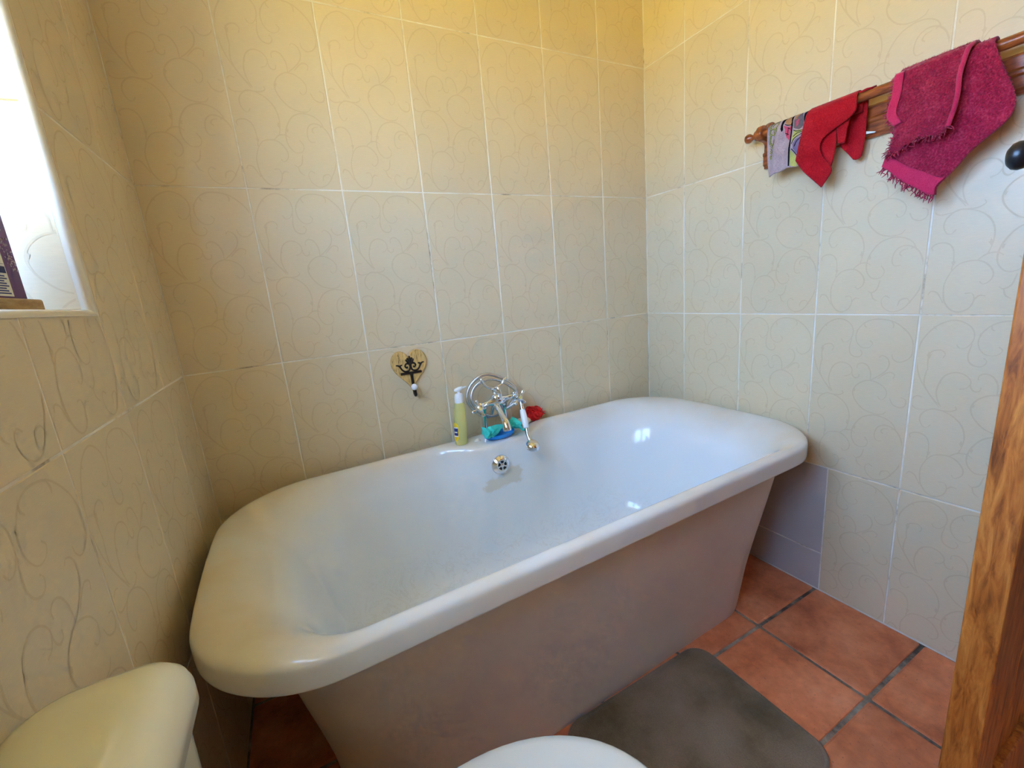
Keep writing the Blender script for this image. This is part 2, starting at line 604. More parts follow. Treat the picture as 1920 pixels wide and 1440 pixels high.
wall_left = struct(MB().box(-0.25, -0.0010, w['y1'] + 0.006, 0.01, -0.1, CEIL + 0.05)
                   .box(-0.25, -0.0010, YF - 0.05, w['y0'], -0.1, CEIL + 0.05)
                   .box(-0.25, -0.0010, w['y0'], w['y1'] + 0.006, -0.1, w['z0'] - 0.006)
                   .box(-0.25, -0.0010, w['y0'], w['y1'] + 0.006, w['z1'], CEIL + 0.05).build('wall_left', M['grout']), 'tiled wall with the window')
wall_front = struct(MB().box(-0.25, 3.1, YF - 0.15, YF, -0.1, CEIL + 0.05).build('wall_front', M['plaster']))
wall_hall = struct(MB().box(2.95, 3.1, YF - 0.1, 0.1, -0.1, CEIL + 0.05).box(R + 0.12, 3.0, -0.95, -0.85, -0.1, CEIL + 0.05).build('wall_hall', M['plaster']))

# ---- wall tiles: one shared mesh per size, each tile its own object
PAT = [[(0.059, 0.2543), (0.0372, 0.2854), (0.0141, 0.3269), (0.0046, 0.3707), (0.0062, 0.4101), (0.0148, 0.435), (0.0314, 0.4601), (0.0518, 0.4747), (0.0708, 0.4786), (0.09, 0.4701), (0.1026, 0.454), (0.1043, 0.4321), (0.0946, 0.4137), (0.0827, 0.41), (0.0758, 0.4192)], [(0.1029, 0.4229), (0.0987, 0.3953), (0.1024, 0.3767), (0.1147, 0.3684), (0.1268, 0.3708), (0.1316, 0.382), (0.1256, 0.3895)], [(0.2006, 0.3833), (0.2031, 0.3717), (0.2143, 0.3631), (0.2295, 0.3675), (0.2421, 0.3829), (0.2437, 0.41), (0.235, 0.4368), (0.2155, 0.4593), (0.1933, 0.4739), (0.1623, 0.4789), (0.138, 0.4728), (0.1198, 0.4542), (0.1127, 0.4321), (0.1171, 0.41), (0.1306, 0.397), (0.1466, 0.3988), (0.1542, 0.41), (0.1475, 0.4182)], [(0.0285, 0.3485), (0.0264, 0.3703), (0.028, 0.3921), (0.0367, 0.401), (0.0499, 0.4028), (0.0577, 0.3937), (0.0542, 0.3828)], [(0.063, 0.256), (0.0404, 0.2815), (0.0246, 0.3119), (0.0261, 0.3449), (0.029, 0.3521)], [(0.0614, 0.258), (0.0543, 0.2734), (0.0502, 0.2961), (0.0549, 0.322), (0.0645, 0.3403), (0.0829, 0.3492), (0.1012, 0.3432), (0.1106, 0.3279), (0.1045, 0.3129), (0.092, 0.3077)], [(0.1101, 0.3241), (0.1123, 0.3127), (0.1191, 0.306), (0.1275, 0.3091), (0.1288, 0.3179)], [(0.1567, 0.3035), (0.156, 0.3266), (0.1468, 0.3459), (0.1338, 0.3519), (0.1232, 0.3464), (0.1223, 0.3351)], [(0.1567, 0.3035), (0.175, 0.3184), (0.192, 0.3372), (0.1968, 0.3564), (0.1908, 0.3719), (0.1795, 0.3777), (0.1726, 0.3721)], [(0.1739, 0.3107), (0.1907, 0.3276), (0.2016, 0.3323), (0.2113, 0.327), (0.2084, 0.3154)], [(0.2003, 0.219), (0.1926, 0.2095), (0.1714, 0.2069), (0.1478, 0.2144), (0.13, 0.2311), (0.1189, 0.2512), (0.1178, 0.2705), (0.1285, 0.2892), (0.1484, 0.3019), (0.1685, 0.3012), (0.1875, 0.2907), (0.1976, 0.2746), (0.1943, 0.2571), (0.184, 0.2517), (0.1781, 0.2598)], [(0.2058, 0.2585), (0.2141, 0.2421), (0.2303, 0.2364), (0.2409, 0.2447), (0.2401, 0.2608), (0.23, 0.2653)], [(0.0891, 0.2623), (0.0918, 0.2545), (0.081, 0.2474), (0.0654, 0.2464), (0.0465, 0.2474), (0.0292, 0.2333), (0.0244, 0.2147), (0.0312, 0.1972), (0.0403, 0.1946), (0.0474, 0.2037)], [(0.0654, 0.2464), (0.0871, 0.2356), (0.104, 0.2172), (0.1124, 0.1932), (0.1124, 0.1657), (0.1069, 0.1425)], [(0.0244, 0.2748), (0.0136, 0.2772), (0.0049, 0.2683), (0.0056, 0.2497), (0.0155, 0.2417), (0.0306, 0.2427), (0.0502, 0.2472)], [(0.0908, 0.1281), (0.1047, 0.1407), (0.1212, 0.1432), (0.1324, 0.1362)], [(0.0101, 0.1588), (0.0075, 0.1666), (0.0143, 0.1737), (0.0278, 0.1757), (0.0403, 0.1697), (0.0478, 0.1555), (0.05, 0.132), (0.0484, 0.1087)], [(0.0478, 0.1048), (0.0623, 0.123), (0.0869, 0.1285), (0.1058, 0.1208), (0.1192, 0.1014), (0.1186, 0.0834), (0.1068, 0.0726), (0.0997, 0.0794)], [(0.0478, 0.1048), (0.0391, 0.0782), (0.0396, 0.0504), (0.0443, 0.0299), (0.0575, 0.0121), (0.073, 0.008), (0.0886, 0.0181), (0.0948, 0.0376), (0.0896, 0.0524), (0.0775, 0.0519)], [(0.0104, 0.0501), (0.0157, 0.0593), (0.0268, 0.056), (0.0346, 0.0431), (0.0405, 0.0304)], [(0.229, 0.1645), (0.219, 0.1856), (0.1996, 0.199), (0.175, 0.2027), (0.1487, 0.1926), (0.1309, 0.1682), (0.1229, 0.1411), (0.1255, 0.1169), (0.1394, 0.0994), (0.1585, 0.1015), (0.1649, 0.1171), (0.1566, 0.132)], [(0.1985, 0.1303), (0.1856, 0.1294), (0.1792, 0.1442), (0.1847, 0.1679), (0.201, 0.1788), (0.2216, 0.1732), (0.2365, 0.1557), (0.2456, 0.126), (0.2482, 0.0966), (0.2416, 0.0638), (0.2295, 0.0399), (0.2131, 0.0166), (0.1901, 0.0078), (0.1702, 0.02), (0.1644, 0.0393), (0.1724, 0.0508), (0.1824, 0.0455)], [(0.2011, 0.0244), (0.2052, 0.0386), (0.2189, 0.0433), (0.2265, 0.034)], [(0.1573, 0.0935), (0.1518, 0.0696), (0.1401, 0.0607), (0.1325, 0.0656)], [(0.1401, 0.0607), (0.1443, 0.0459), (0.1537, 0.0386)], [(0.0948, 0.0376), (0.103, 0.0468), (0.1131, 0.0455)], [(0.1995, 0.1526), (0.194, 0.1591), (0.1994, 0.1676), (0.2104, 0.17)], [(0.1372, 0.4545), (0.1322, 0.4599), (0.1314, 0.4672)], [(0.1967, 0.4553), (0.198, 0.4647), (0.1931, 0.4721)]]
LEAF = [(0.0314, 0.4601, 0.0117, -1.1), (0.0279, 0.3848, 0.0207, 1.5), (0.1203, 0.2684, 0.0145, 1.4), (0.1101, 0.164, 0.019, 1.5), (0.0507, 0.1241, 0.0172, 1.4), (0.1289, 0.1545, 0.0172, 1.5), (0.2192, 0.1713, 0.0121, 0.5), (0.1155, 0.4432, 0.0103, 1.6), (0.2262, 0.0319, 0.0103, 1.2), (0.0555, 0.3183, 0.0103, 1.5)]
MAG_BACK = dict(top=[(-0.8949, 1.508), (-0.9174, 1.5111), (-0.9449, 1.5188), (-0.9738, 1.5175), (-0.9932, 1.5202), (-1.0101, 1.5218), (-1.0273, 1.5157), (-1.0407, 1.5075)], left=[(-0.8949, 1.508), (-0.8971, 1.457), (-0.8946, 1.4041), (-0.887, 1.3512), (-0.8755, 1.3104)], bottom=[(-0.8755, 1.3104), (-0.8945, 1.2924), (-0.9135, 1.2704), (-0.9416, 1.2467), (-0.9638, 1.2277), (-0.9775, 1.2233)], right=[(-1.0407, 1.5075), (-1.0539, 1.4665), (-1.065, 1.4367), (-1.0778, 1.4065), (-1.0849, 1.381), (-1.0853, 1.3626), (-1.0809, 1.348), (-1.0685, 1.3336), (-1.0467, 1.3168), (-1.0257, 1.2985), (-1.01, 1.2776), (-0.9914, 1.2563), (-0.9779, 1.2409), (-0.9775, 1.2233)])
MAG_FLAP = dict(top=[(-0.8893, 1.5046), (-0.9232, 1.5065), (-0.9504, 1.5141), (-0.979, 1.5128), (-0.9983, 1.5142), (-1.0125, 1.5132)], left=[(-0.8893, 1.5046), (-0.8873, 1.4593), (-0.8824, 1.418), (-0.8979, 1.3907), (-0.8979, 1.3634), (-0.8873, 1.3305)], bottom=[(-0.8873, 1.3305), (-0.9086, 1.3367), (-0.9288, 1.3455), (-0.9487, 1.3498), (-0.9705, 1.3479), (-0.9873, 1.3475), (-0.9965, 1.357)], right=[(-1.0125, 1.5132), (-1.0069, 1.4858), (-1.0047, 1.4515), (-1.006, 1.4198), (-1.0032, 1.3893), (-0.9965, 1.357)])
RED_A = dict(top=[(-0.6895, 1.5077), (-0.702, 1.5137), (-0.7389, 1.5169), (-0.769, 1.5185), (-0.7882, 1.5199), (-0.801, 1.5171)], left=[(-0.6895, 1.5077), (-0.682, 1.4759), (-0.6762, 1.4447), (-0.6695, 1.4093), (-0.666, 1.3837)], bottom=[(-0.666, 1.3837), (-0.6915, 1.3462), (-0.7161, 1.3153), (-0.732, 1.2974)], right=[(-0.801, 1.5171), (-0.8041, 1.4864), (-0.8034, 1.4653), (-0.7868, 1.4512), (-0.7546, 1.4366), (-0.7329, 1.4226), (-0.7261, 1.4031), (-0.7313, 1.3779), (-0.7461, 1.3564), (-0.7554, 1.3348), (-0.7452, 1.3155), (-0.732, 1.2974)])
RED_B = dict(top=[(-0.7209, 1.4238), (-0.7344, 1.4356), (-0.7548, 1.4411)], left=[(-0.7209, 1.4238), (-0.7167, 1.4032), (-0.7237, 1.3791)], bottom=[(-0.7237, 1.3791), (-0.7377, 1.3585), (-0.7489, 1.3371)], right=[(-0.7548, 1.4411), (-0.7571, 1.4086), (-0.7547, 1.3683), (-0.7489, 1.3371)])
RED_C = dict(top=[(-0.7561, 1.4402), (-0.7706, 1.449), (-0.7864, 1.4571)], left=[(-0.7561, 1.4402), (-0.7592, 1.4199), (-0.7613, 1.4016)], bottom=[(-0.7613, 1.4016), (-0.7692, 1.3982), (-0.7776, 1.3982)], right=[(-0.7864, 1.4571), (-0.7815, 1.4349), (-0.7776, 1.3982)])
RED_D = dict(top=[(-0.7433, 1.4788), (-0.7717, 1.4822), (-0.8084, 1.4935)], left=[(-0.7433, 1.4788), (-0.7481, 1.4345), (-0.7522, 1.401), (-0.7694, 1.376), (-0.7844, 1.3555)], bottom=[(-0.7844, 1.3555), (-0.7894, 1.3541), (-0.7976, 1.3553), (-0.8037, 1.3605)], right=[(-0.8084, 1.4935), (-0.8087, 1.4398), (-0.8075, 1.3941), (-0.8037, 1.3605)])
RED_TOP = dict(line=[(-0.7794, 1.5216), (-0.7985, 1.5204), (-0.8064, 1.5187), (-0.8195, 1.5174), (-0.8298, 1.5107)])
PRINT = dict(top=[(-0.5737, 1.5045), (-0.5877, 1.5093), (-0.6083, 1.5147), (-0.6253, 1.5125), (-0.6468, 1.5109), (-0.6676, 1.51), (-0.6937, 1.5114)], left=[(-0.5737, 1.5045), (-0.5745, 1.4521), (-0.5754, 1.4022), (-0.5827, 1.3617)], bottom=[(-0.5827, 1.3617), (-0.5943, 1.3655), (-0.6153, 1.3698), (-0.6392, 1.3732), (-0.6593, 1.3709), (-0.6754, 1.3727)], right=[(-0.6937, 1.5114), (-0.685, 1.4783), (-0.6781, 1.4353), (-0.6754, 1.3727)])
PSHAPE = {'dark1': [(-0.6152, 1.5122), (-0.6287, 1.5113), (-0.6241, 1.5028), (-0.6195, 1.4935), (-0.6202, 1.4807), (-0.617, 1.4755), (-0.6132, 1.4847), (-0.6141, 1.5001)], 'dark2': [(-0.6402, 1.5109), (-0.6468, 1.5101), (-0.6491, 1.4833), (-0.6474, 1.4529), (-0.645, 1.4224), (-0.6432, 1.3769), (-0.6398, 1.3778), (-0.6399, 1.424), (-0.6433, 1.4543), (-0.6432, 1.4853)], 'tan': [(-0.624, 1.5044), (-0.6354, 1.5096), (-0.6423, 1.5025), (-0.6452, 1.4938), (-0.6432, 1.4869), (-0.6332, 1.4888), (-0.6244, 1.4965)], 'tan2': [(-0.6501, 1.5089), (-0.6613, 1.5093), (-0.6604, 1.4961), (-0.6508, 1.4965)], 'pink': [(-0.6213, 1.4913), (-0.6334, 1.484), (-0.6459, 1.4821), (-0.6473, 1.4716), (-0.6407, 1.4707), (-0.6433, 1.4543), (-0.6404, 1.4458), (-0.6281, 1.4576), (-0.6239, 1.4732), (-0.6253, 1.479)], 'grey': [(-0.6508, 1.4965), (-0.6676, 1.5085), (-0.6746, 1.497), (-0.6743, 1.4745), (-0.6636, 1.4676), (-0.652, 1.4746)], 'dark3': [(-0.6757, 1.5041), (-0.6892, 1.5109), (-0.685, 1.4783), (-0.6761, 1.4709), (-0.675, 1.4893)], 'pink2': [(-0.6575, 1.491), (-0.6637, 1.4949), (-0.6628, 1.4815), (-0.6584, 1.4755)], 'green1': [(-0.6523, 1.4683), (-0.6748, 1.4653), (-0.6673, 1.4587), (-0.6566, 1.4499), (-0.6491, 1.4368), (-0.6478, 1.4466)], 'violet': [(-0.6569, 1.4436), (-0.6709, 1.4514), (-0.6741, 1.4503), (-0.6698, 1.4148), (-0.6644, 1.3962), (-0.6517, 1.4204), (-0.651, 1.4331)], 'green2': [(-0.6451, 1.4192), (-0.6523, 1.4092), (-0.6634, 1.3855), (-0.6609, 1.3704), (-0.6457, 1.3762), (-0.6441, 1.391)]}
PLINE = {'k1': [(-0.6523, 1.4683), (-0.6606, 1.464), (-0.6749, 1.4645)], 'k2': [(-0.6516, 1.4516), (-0.6609, 1.4593), (-0.6743, 1.4609)], 'k3': [(-0.6485, 1.4339), (-0.6551, 1.4473), (-0.6706, 1.4561)], 'k4': [(-0.6483, 1.4214), (-0.6555, 1.4098), (-0.6629, 1.3935)], 'k5': [(-0.6546, 1.4257), (-0.6604, 1.4394), (-0.6726, 1.4493)], 'k6': [(-0.6246, 1.4933), (-0.6332, 1.488), (-0.6449, 1.4855)], 'k7': [(-0.6258, 1.4694), (-0.6362, 1.4628)], 'k8': [(-0.6335, 1.4824), (-0.6331, 1.4748), (-0.6296, 1.4619)], 'k9': [(-0.6344, 1.4806), (-0.6422, 1.4748)]}
PLETTER = [[(-0.5859, 1.5099), (-0.5825, 1.5063), (-0.582, 1.4985), (-0.5858, 1.4923), (-0.5955, 1.4931), (-0.6023, 1.4963), (-0.6045, 1.5042), (-0.5991, 1.5093), (-0.5915, 1.5032), (-0.5882, 1.4979)], [(-0.5832, 1.4916), (-0.5829, 1.4788), (-0.5927, 1.4772), (-0.6003, 1.4827), (-0.5999, 1.4907), (-0.5948, 1.4893), (-0.5925, 1.4804)], [(-0.5928, 1.4756), (-0.5964, 1.4728)], [(-0.5839, 1.4752), (-0.5825, 1.4676), (-0.5831, 1.4544), (-0.5922, 1.4499), (-0.5933, 1.4641)], [(-0.5833, 1.4502), (-0.5889, 1.4444), (-0.5855, 1.4406), (-0.5909, 1.4406)], [(-0.5839, 1.4361), (-0.5895, 1.4312), (-0.5842, 1.4295), (-0.5898, 1.4254)], [(-0.59, 1.4196), (-0.5846, 1.4195), (-0.5851, 1.4103)]]


def scroll_mesh():
    """the printed vine of one tile as flat ribbons in tile coordinates (u, v)"""
    bm = bmesh.new()
    cnt = [0]
    def strip(pts, wid):
        cnt[0] += 1
        dz = Vector((0, 0, cnt[0] * 9e-6))
        pts = [Vector((a, b, 0)) for a, b in pts]
        pts = catmull(pts, 4)
        n = len(pts)
        prev = None
        for i, p in enumerate(pts):
            t = (pts[min(i + 1, n - 1)] - pts[max(i - 1, 0)]).normalized()
            nn = Vector((-t.y, t.x, 0))
            s = i / (n - 1)
            wd = wid * (0.35 + 0.65 * math.sin(PI * min(1, 0.12 + s * 0.9)))
            if s > 0.93:
                wd = wid * 0.8
            a, b = bm.verts.new(p + nn * wd + dz), bm.verts.new(p - nn * wd + dz)
            if prev:
                bm.faces.new((prev[0], prev[1], b, a))
            prev = (a, b)
    for c in PAT:
        strip(c, 0.0017)
    for (u, v, r, ang) in LEAF:
        for da, k in ((0, 1.0), (0.75, 0.62), (-0.75, 0.62)):
            a = ang + da + 0.2
            cnt[0] += 1
            dx, dy = math.cos(a), math.sin(a)
            L = r * k * 0.85
            q = [(u - dx * L * 0.4, v - dy * L * 0.4), (u + dx * L * 0.1 - dy * L * 0.22, v + dy * L * 0.1 + dx * L * 0.22), (u + dx * L * 0.8, v + dy * L * 0.8), (u + dx * L * 0.1 + dy * L * 0.22, v + dy * L * 0.1 - dx * L * 0.22)]
            bm.faces.new([bm.verts.new((x, y, cnt[0] * 9e-6)) for x, y in q])
    me = bpy.data.meshes.new('scroll')
    bm.to_mesh(me)
    bm.free()
    return me
_scroll = scroll_mesh()
_tile_cache = {}

def tile_mesh(cells, u0, v0, printed=True, mats=None, su=1.0):
    """cells: (u0,u1,v0,v1, bevel flags l,r,b,t) rectangles in tile coordinates; local x = u - u0, z = v - v0, faces -y"""
    key = (tuple(tuple(round(q, 4) if not isinstance(q, tuple) else q for q in c) for c in cells), round(u0, 4), round(v0, 4), printed, round(su, 3))
    if key in _tile_cache:
        return _tile_cache[key]
    b = MB()
    e, dp = 0.0013, 0.004
    for (a0, a1, c0, c1, fl) in cells:
        x0, x1, z0, z1 = a0 - u0, a1 - u0, c0 - v0, c1 - v0
        i0, i1, j0, j1 = x0 + e * fl[0], x1 - e * fl[1], z0 + e * fl[2], z1 - e * fl[3]
        vs_ = [(i0, 0, j0), (i1, 0, j0), (i1, 0, j1), (i0, 0, j1), (x0, e * 0.8, z0), (x1, e * 0.8, z0), (x1, e * 0.8, z1), (x0, e * 0.8, z1),
               (x0, dp, z0), (x1, dp, z0), (x1, dp, z1), (x0, dp, z1)]
        b.add(vs_, [(0, 1, 2, 3), (0, 4, 5, 1), (1, 5, 6, 2), (2, 6, 7, 3), (3, 7, 4, 0), (4, 8, 9, 5), (5, 9, 10, 6), (6, 10, 11, 7), (7, 11, 8, 4), (11, 10, 9, 8)])
    if printed:
        b.cur = 1
        for (a0, a1, c0, c1, fl) in cells:
            bm = bmesh.new()
            bm.from_mesh(_scroll)
            for v in bm.verts:
                v.co.x *= su
            for co, no in (((a0 + 0.004, 0, 0), (-1, 0, 0)), ((a1 - 0.004, 0, 0), (1, 0, 0)), ((0, c0 + 0.004, 0), (0, -1, 0)), ((0, c1 - 0.004, 0), (0, 1, 0))):
                bmesh.ops.bisect_plane(bm, geom=bm.verts[:] + bm.edges[:] + bm.faces[:], plane_co=co, plane_no=no, clear_outer=True)
            bm.verts.index_update()
            b.add([(v.co.x - u0, -0.00015 - v.co.z, v.co.y - v0) for v in bm.verts], [tuple(v.index for v in f.verts) for f in bm.faces])
            bm.free()
    me = bpy.data.meshes.new('tile')
    me.from_pydata(b.v, [], b.f)
    for m_ in (mats or [M['tile'], M['print']]):
        me.materials.append(m_)
    me.polygons.foreach_set('material_index', b.m)
    # the ribbons and slab faces are wound to face -y
    nrm = []
    for p in me.polygons:
        if p.normal.y > 0.5 and p.center.y < 0.003:
            p.flip()
    me.update()
    _tile_cache[key] = me
    return me

def put_tile(wall, me, loc, rz):
    o = bpy.data.objects.new('tile', me)
    col.objects.link(o)
    o.location = loc
    o.rotation_euler = (0, 0, rz)
    o.parent = wall
    return o

def rect_minus(a, hole):
    """cells of rectangle a = (u0,u1,v0,v1) outside the hole, with bevel flags"""
    u0, u1, v0, v1 = a
    h0, h1, k0, k1 = hole
    if h0 >= u1 or h1 <= u0 or k0 >= v1 or k1 <= v0:
        return [(u0, u1, v0, v1, (1, 1, 1, 1))]
    out = []
    if k0 > v0 + 1e-4:
        out.append((u0, u1, v0, k0, (1, 1, 1, 0 if (h0 > u0 or h1 < u1) else 1)))
    if k1 < v1 - 1e-4:
        out.append((u0, u1, k1, v1, (1, 1, 0 if (h0 > u0 or h1 < u1) else 1, 1)))
    m0, m1 = max(v0, k0), min(v1, k1)
    if h0 > u0 + 1e-4:
        out.append((u0, h0, m0, m1, (1, 1, 1 if m0 == v0 else 0, 1 if m1 == v1 else 0)))
    if h1 < u1 - 1e-4:
        out.append((h1, u1, m0, m1, (1, 1, 1 if m0 == v0 else 0, 1 if m1 == v1 else 0)))
    return out

def tile_wall(wall, ulines, place, rz, hole=None, umax_rows=None, skip=None, phase_right=False):
    """ulines: grout lines along the wall (increasing u, viewed from inside); place(u, v) -> point of the wall face"""
    g = GAP / 2
    for i in range(len(ulines) - 1):
        for j in range(len(ZROWS) - 1):
            a0, a1, c0, c1 = ulines[i] + g, ulines[i + 1] - g, ZROWS[j] + g, ZROWS[j + 1] - g
            if skip and skip(i, j):
                continue
            # where the tile's own pattern starts: cut tiles keep the side away from the corner
            ps = ulines[i] if (ulines[i + 1] - ulines[i] > 0.235 or i == len(ulines) - 2) else ulines[i + 1] - TW
            pv = ZROWS[j + 1] - TH if j == 0 else ZROWS[j]
            cells = rect_minus((a0, a1, c0, c1), hole) if hole else [(a0, a1, c0, c1, (1, 1, 1, 1))]
            if not cells:
                continue
            cells = [(q[0] - ps, q[1] - ps, q[2] - pv, q[3] - pv, q[4]) for q in cells]
            # one mesh with its origin at the tile's pattern origin
            me = tile_mesh(cells, 0.0, 0.0)
            put_tile(wall, me, place(ps, pv), rz)

xs = [0.0] + [0.245 + 0.25 * k for k in range(6)] + [R]
tile_wall(wall_back, xs, lambda u, v: (u, 0.0, v), 0.0)
# right wall: u runs from the back corner towards the room (u = -y)
ys = [0.0] + [0.20 + 0.25 * k for k in range(5)] + [1.30]
plain_lo = 0.768
def _skip_right(i, j):
    return j == 0 and ys[i] < 0.8
tile_wall(wall_right, ys, lambda u, v: (R, -u, v), -PI / 2, skip=_skip_right)
def put_right(u0, u1, v0, v1, printed):
    g = GAP / 2
    pu, pv = u1 - TW, ZROWS[1] - TH
    cells = [(u0 + g - pu, u1 - g - pu, v0 + g - pv, v1 - g - pv, (1, 1, 1, 1))]
    put_tile(wall_right, tile_mesh(cells, 0.0, 0.0, printed, None if printed else [M['plain_tile'], M['plain_tile']]), (R, -pu, pv), -PI / 2)
for q in range(3):
    a_, b_ = plain_lo - 0.30 * (q + 1), plain_lo - 0.30 * q
    put_right(max(0.0, a_), b_, 0.138, ZROWS[1], False)
    put_right(max(0.0, a_), b_, 0.0, 0.138, False)
put_right(plain_lo, 0.95, 0.0, ZROWS[1], True)
# beyond the doorway
tile_wall(wall_right, [1.99 + 0.25 * k for k in range(3)] + [2.60], lambda u, v: (R, -u, v), -PI / 2)
# left wall: u = y - YF runs from behind the camera to the back corner
yl = [YF] + [-0.719 - 0.25 * k for k in range(7, -1, -1)] + [-0.469, -0.207, 0.0]
hole = (WIN['y0'] - TRIM, WIN['y1'] + TRIM, WIN['z0'] - TRIM, WIN['z1'] + TRIM)
tile_wall(wall_left, yl, lambda u, v: (0.0, u, v), PI / 2, hole=hole)

# ---- window: reveal tiles, rounded trim, sill, casements and panes
g = GAP / 2
def reveal_tile(parent, w_, v0, v1, loc, rot):
    me = tile_mesh([(0.0, w_, v0, v1, (1, 1, 1, 1))], 0.0, 0.0)
    o = bpy.data.objects.new('tile', me)
    col.objects.link(o)
    o.location = loc
    o.rotation_euler = rot
    o.parent = parent
for z0, z1, pv in ((WIN['z0'] + 0.001, 1.430 - g, 0.939), (1.430 + g, 1.921 - g, 1.430), (1.921 + g, WIN['z1'] - 0.001, 1.921)):
    reveal_tile(wall_left, 0.165, z0 - pv, z1 - pv, (-0.1775, WIN['y1'], pv), (0, 0, 0))
    reveal_tile(wall_left, 0.165, z0 - pv, z1 - pv, (-0.016, WIN['y0'] + 0.004, pv), (0, 0, PI))
k = 0
yy = WIN['y0'] + 0.005
while yy < WIN['y1'] - 0.01:
    y2 = min(yy + 0.25, WIN['y1'] - 0.001)
    me = tile_mesh([(0.0, y2 - yy - GAP, 0.0, 0.163, (1, 1, 1, 1))], 0.0, 0.0)
    o = bpy.data.objects.new('tile', me)
    col.objects.link(o)
    o.parent = wall_left
    o.matrix_world = Matrix(((0, 0, -1, -0.016), (1, 0, 0, yy), (0, -1, 0, WIN['z0'] + 0.0), (0, 0, 0, 1)))
    yy += 0.25

def trim_strip(axis, a, b, c, sgn):
    """quarter-round trim along the edge of the opening"""
    mb = MB()
    prof = []
    for i in range(9):
        t = (PI / 2) * i / 8
        prof.append((-TRIM + TRIM * math.sin(t) , TRIM * (1 - math.cos(t)) ))
    # profile: x goes -TRIM..0, second goes 0 (opening side) .. TRIM (outer side)
    prof = [(p[0] + 0.0015, p[1]) for p in prof] + [(-0.006, TRIM), (-TRIM - 0.003, 0.006), (-TRIM - 0.003, 0.0)]
    def P(s, q):
        x, o = q
        return (x, c + sgn * o, s) if axis == 'z' else (x, s, c + sgn * o)
    def mit(s, q, end):
        return s + end * q[1]
    r0 = [P(mit(a, q, -1), q) for q in prof]
    r1 = [P(mit(b, q, 1), q) for q in prof]
    mb.rings([r0, r1], True, True, True)
    return mb
for n_, args in (('trim_1', ('z', WIN['z0'], WIN['z1'], WIN['y1'], 1)), ('trim_2', ('y', WIN['y0'], WIN['y1'], WIN['z0'], -1)),
                 ('trim_3', ('z', WIN['z0'], WIN['z1'], WIN['y0'], -1)), ('trim_4', ('y', WIN['y0'], WIN['y1'], WIN['z1'], 1))):
    struct(trim_strip(*args).build(n_, M['trim_tile'], smooth=True, angle=40))

def frame_rect(mb, x0, x1, y0, y1, z0, z1, t):
    mb.box(x0, x1, y0, y1, z0, z0 + t).box(x0, x1, y0, y1, z1 - t, z1).box(x0, x1, y0, y0 + t, z0 + t, z1 - t).box(x0, x1, y1 - t, y1, z0 + t, z1 - t)
mb = MB()
frame_rect(mb, -0.235, -0.185, WIN['y0'], WIN['y1'] + 0.004, WIN['z0'] - 0.004, WIN['z1'], 0.035)
ym = (WIN['y0'] + WIN['y1']) / 2
mb.box(-0.235, -0.185, ym - 0.02, ym + 0.02, WIN['z0'] + 0.03, WIN['z1'] - 0.03)
window_1 = struct(mb.build('window_1', M['frame_paint'], bevel=0.002), 'white two-light window in the tiled reveal')
for y0, y1 in ((WIN['y0'] + 0.035, ym - 0.02), (ym + 0.02, WIN['y1'] - 0.031)):
    mb = MB()
    frame_rect(mb, -0.222, -0.178, y0 + 0.001, y1 - 0.001, WIN['z0'] + 0.032, WIN['z1'] - 0.036, 0.032)
    mb.build('casement', M['frame_paint'], window_1, bevel=0.003)
    MB().box(-0.204, -0.200, y0 + 0.03, y1 - 0.03, WIN['z0'] + 0.06, WIN['z1'] - 0.066).build('pane', M['glass'], window_1)

# ---- floor tiles
fx = [0.0] + [1.422 - 0.287 * k for k in range(4, -1, -1)] + [R - 0.001]
fy = [-0.757 + 0.287 * k for k in (2, 1)] + [-0.757 - 0.286 * k for k in range(0, 7)]
fy = [0.0] + fy + [YF]
_ft = {}
for i in range(len(fx) - 1):
    for j in range(len(fy) - 1):
        x0, x1, y1, y0 = fx[i], fx[i + 1], fy[j], fy[j + 1]
        wx, wy = x1 - x0 - 0.009 + (0.004 if i == len(fx) - 2 else 0), y1 - y0 - 0.009
        if wx < 0.02 or wy < 0.02:
            continue
        key = (round(wx, 3), round(wy, 3))
        if key not in _ft:
            b = MB()
            rs = []
            for ins, z in ((0.0, -0.012), (0.0, -0.004), (0.0015, -0.0015), (0.006, 0.0)):
                rr = 0.006
                ring_ = []
                for cx_, cy_, a0 in ((wx - rr, wy - rr, 0), (rr, wy - rr, PI / 2), (rr, rr, PI), (wx - rr, rr, 1.5 * PI)):
                    for s in range(3):
                        a = a0 + PI / 4 * s
                        ring_.append((cx_ + (rr - ins) * math.cos(a), cy_ + (rr - ins) * math.sin(a), z))
                rs.append(ring_)
            b.rings(rs, True, False, True)
            _ft[key] = b.mesh('floor_tile', M['terracotta'])
        o = bpy.data.objects.new('floor_tile', _ft[key])
        col.objects.link(o)
        o.location = (x0 + 0.0045, y0 + 0.0045, random.uniform(-0.0008, 0.0))
        o.parent = floor

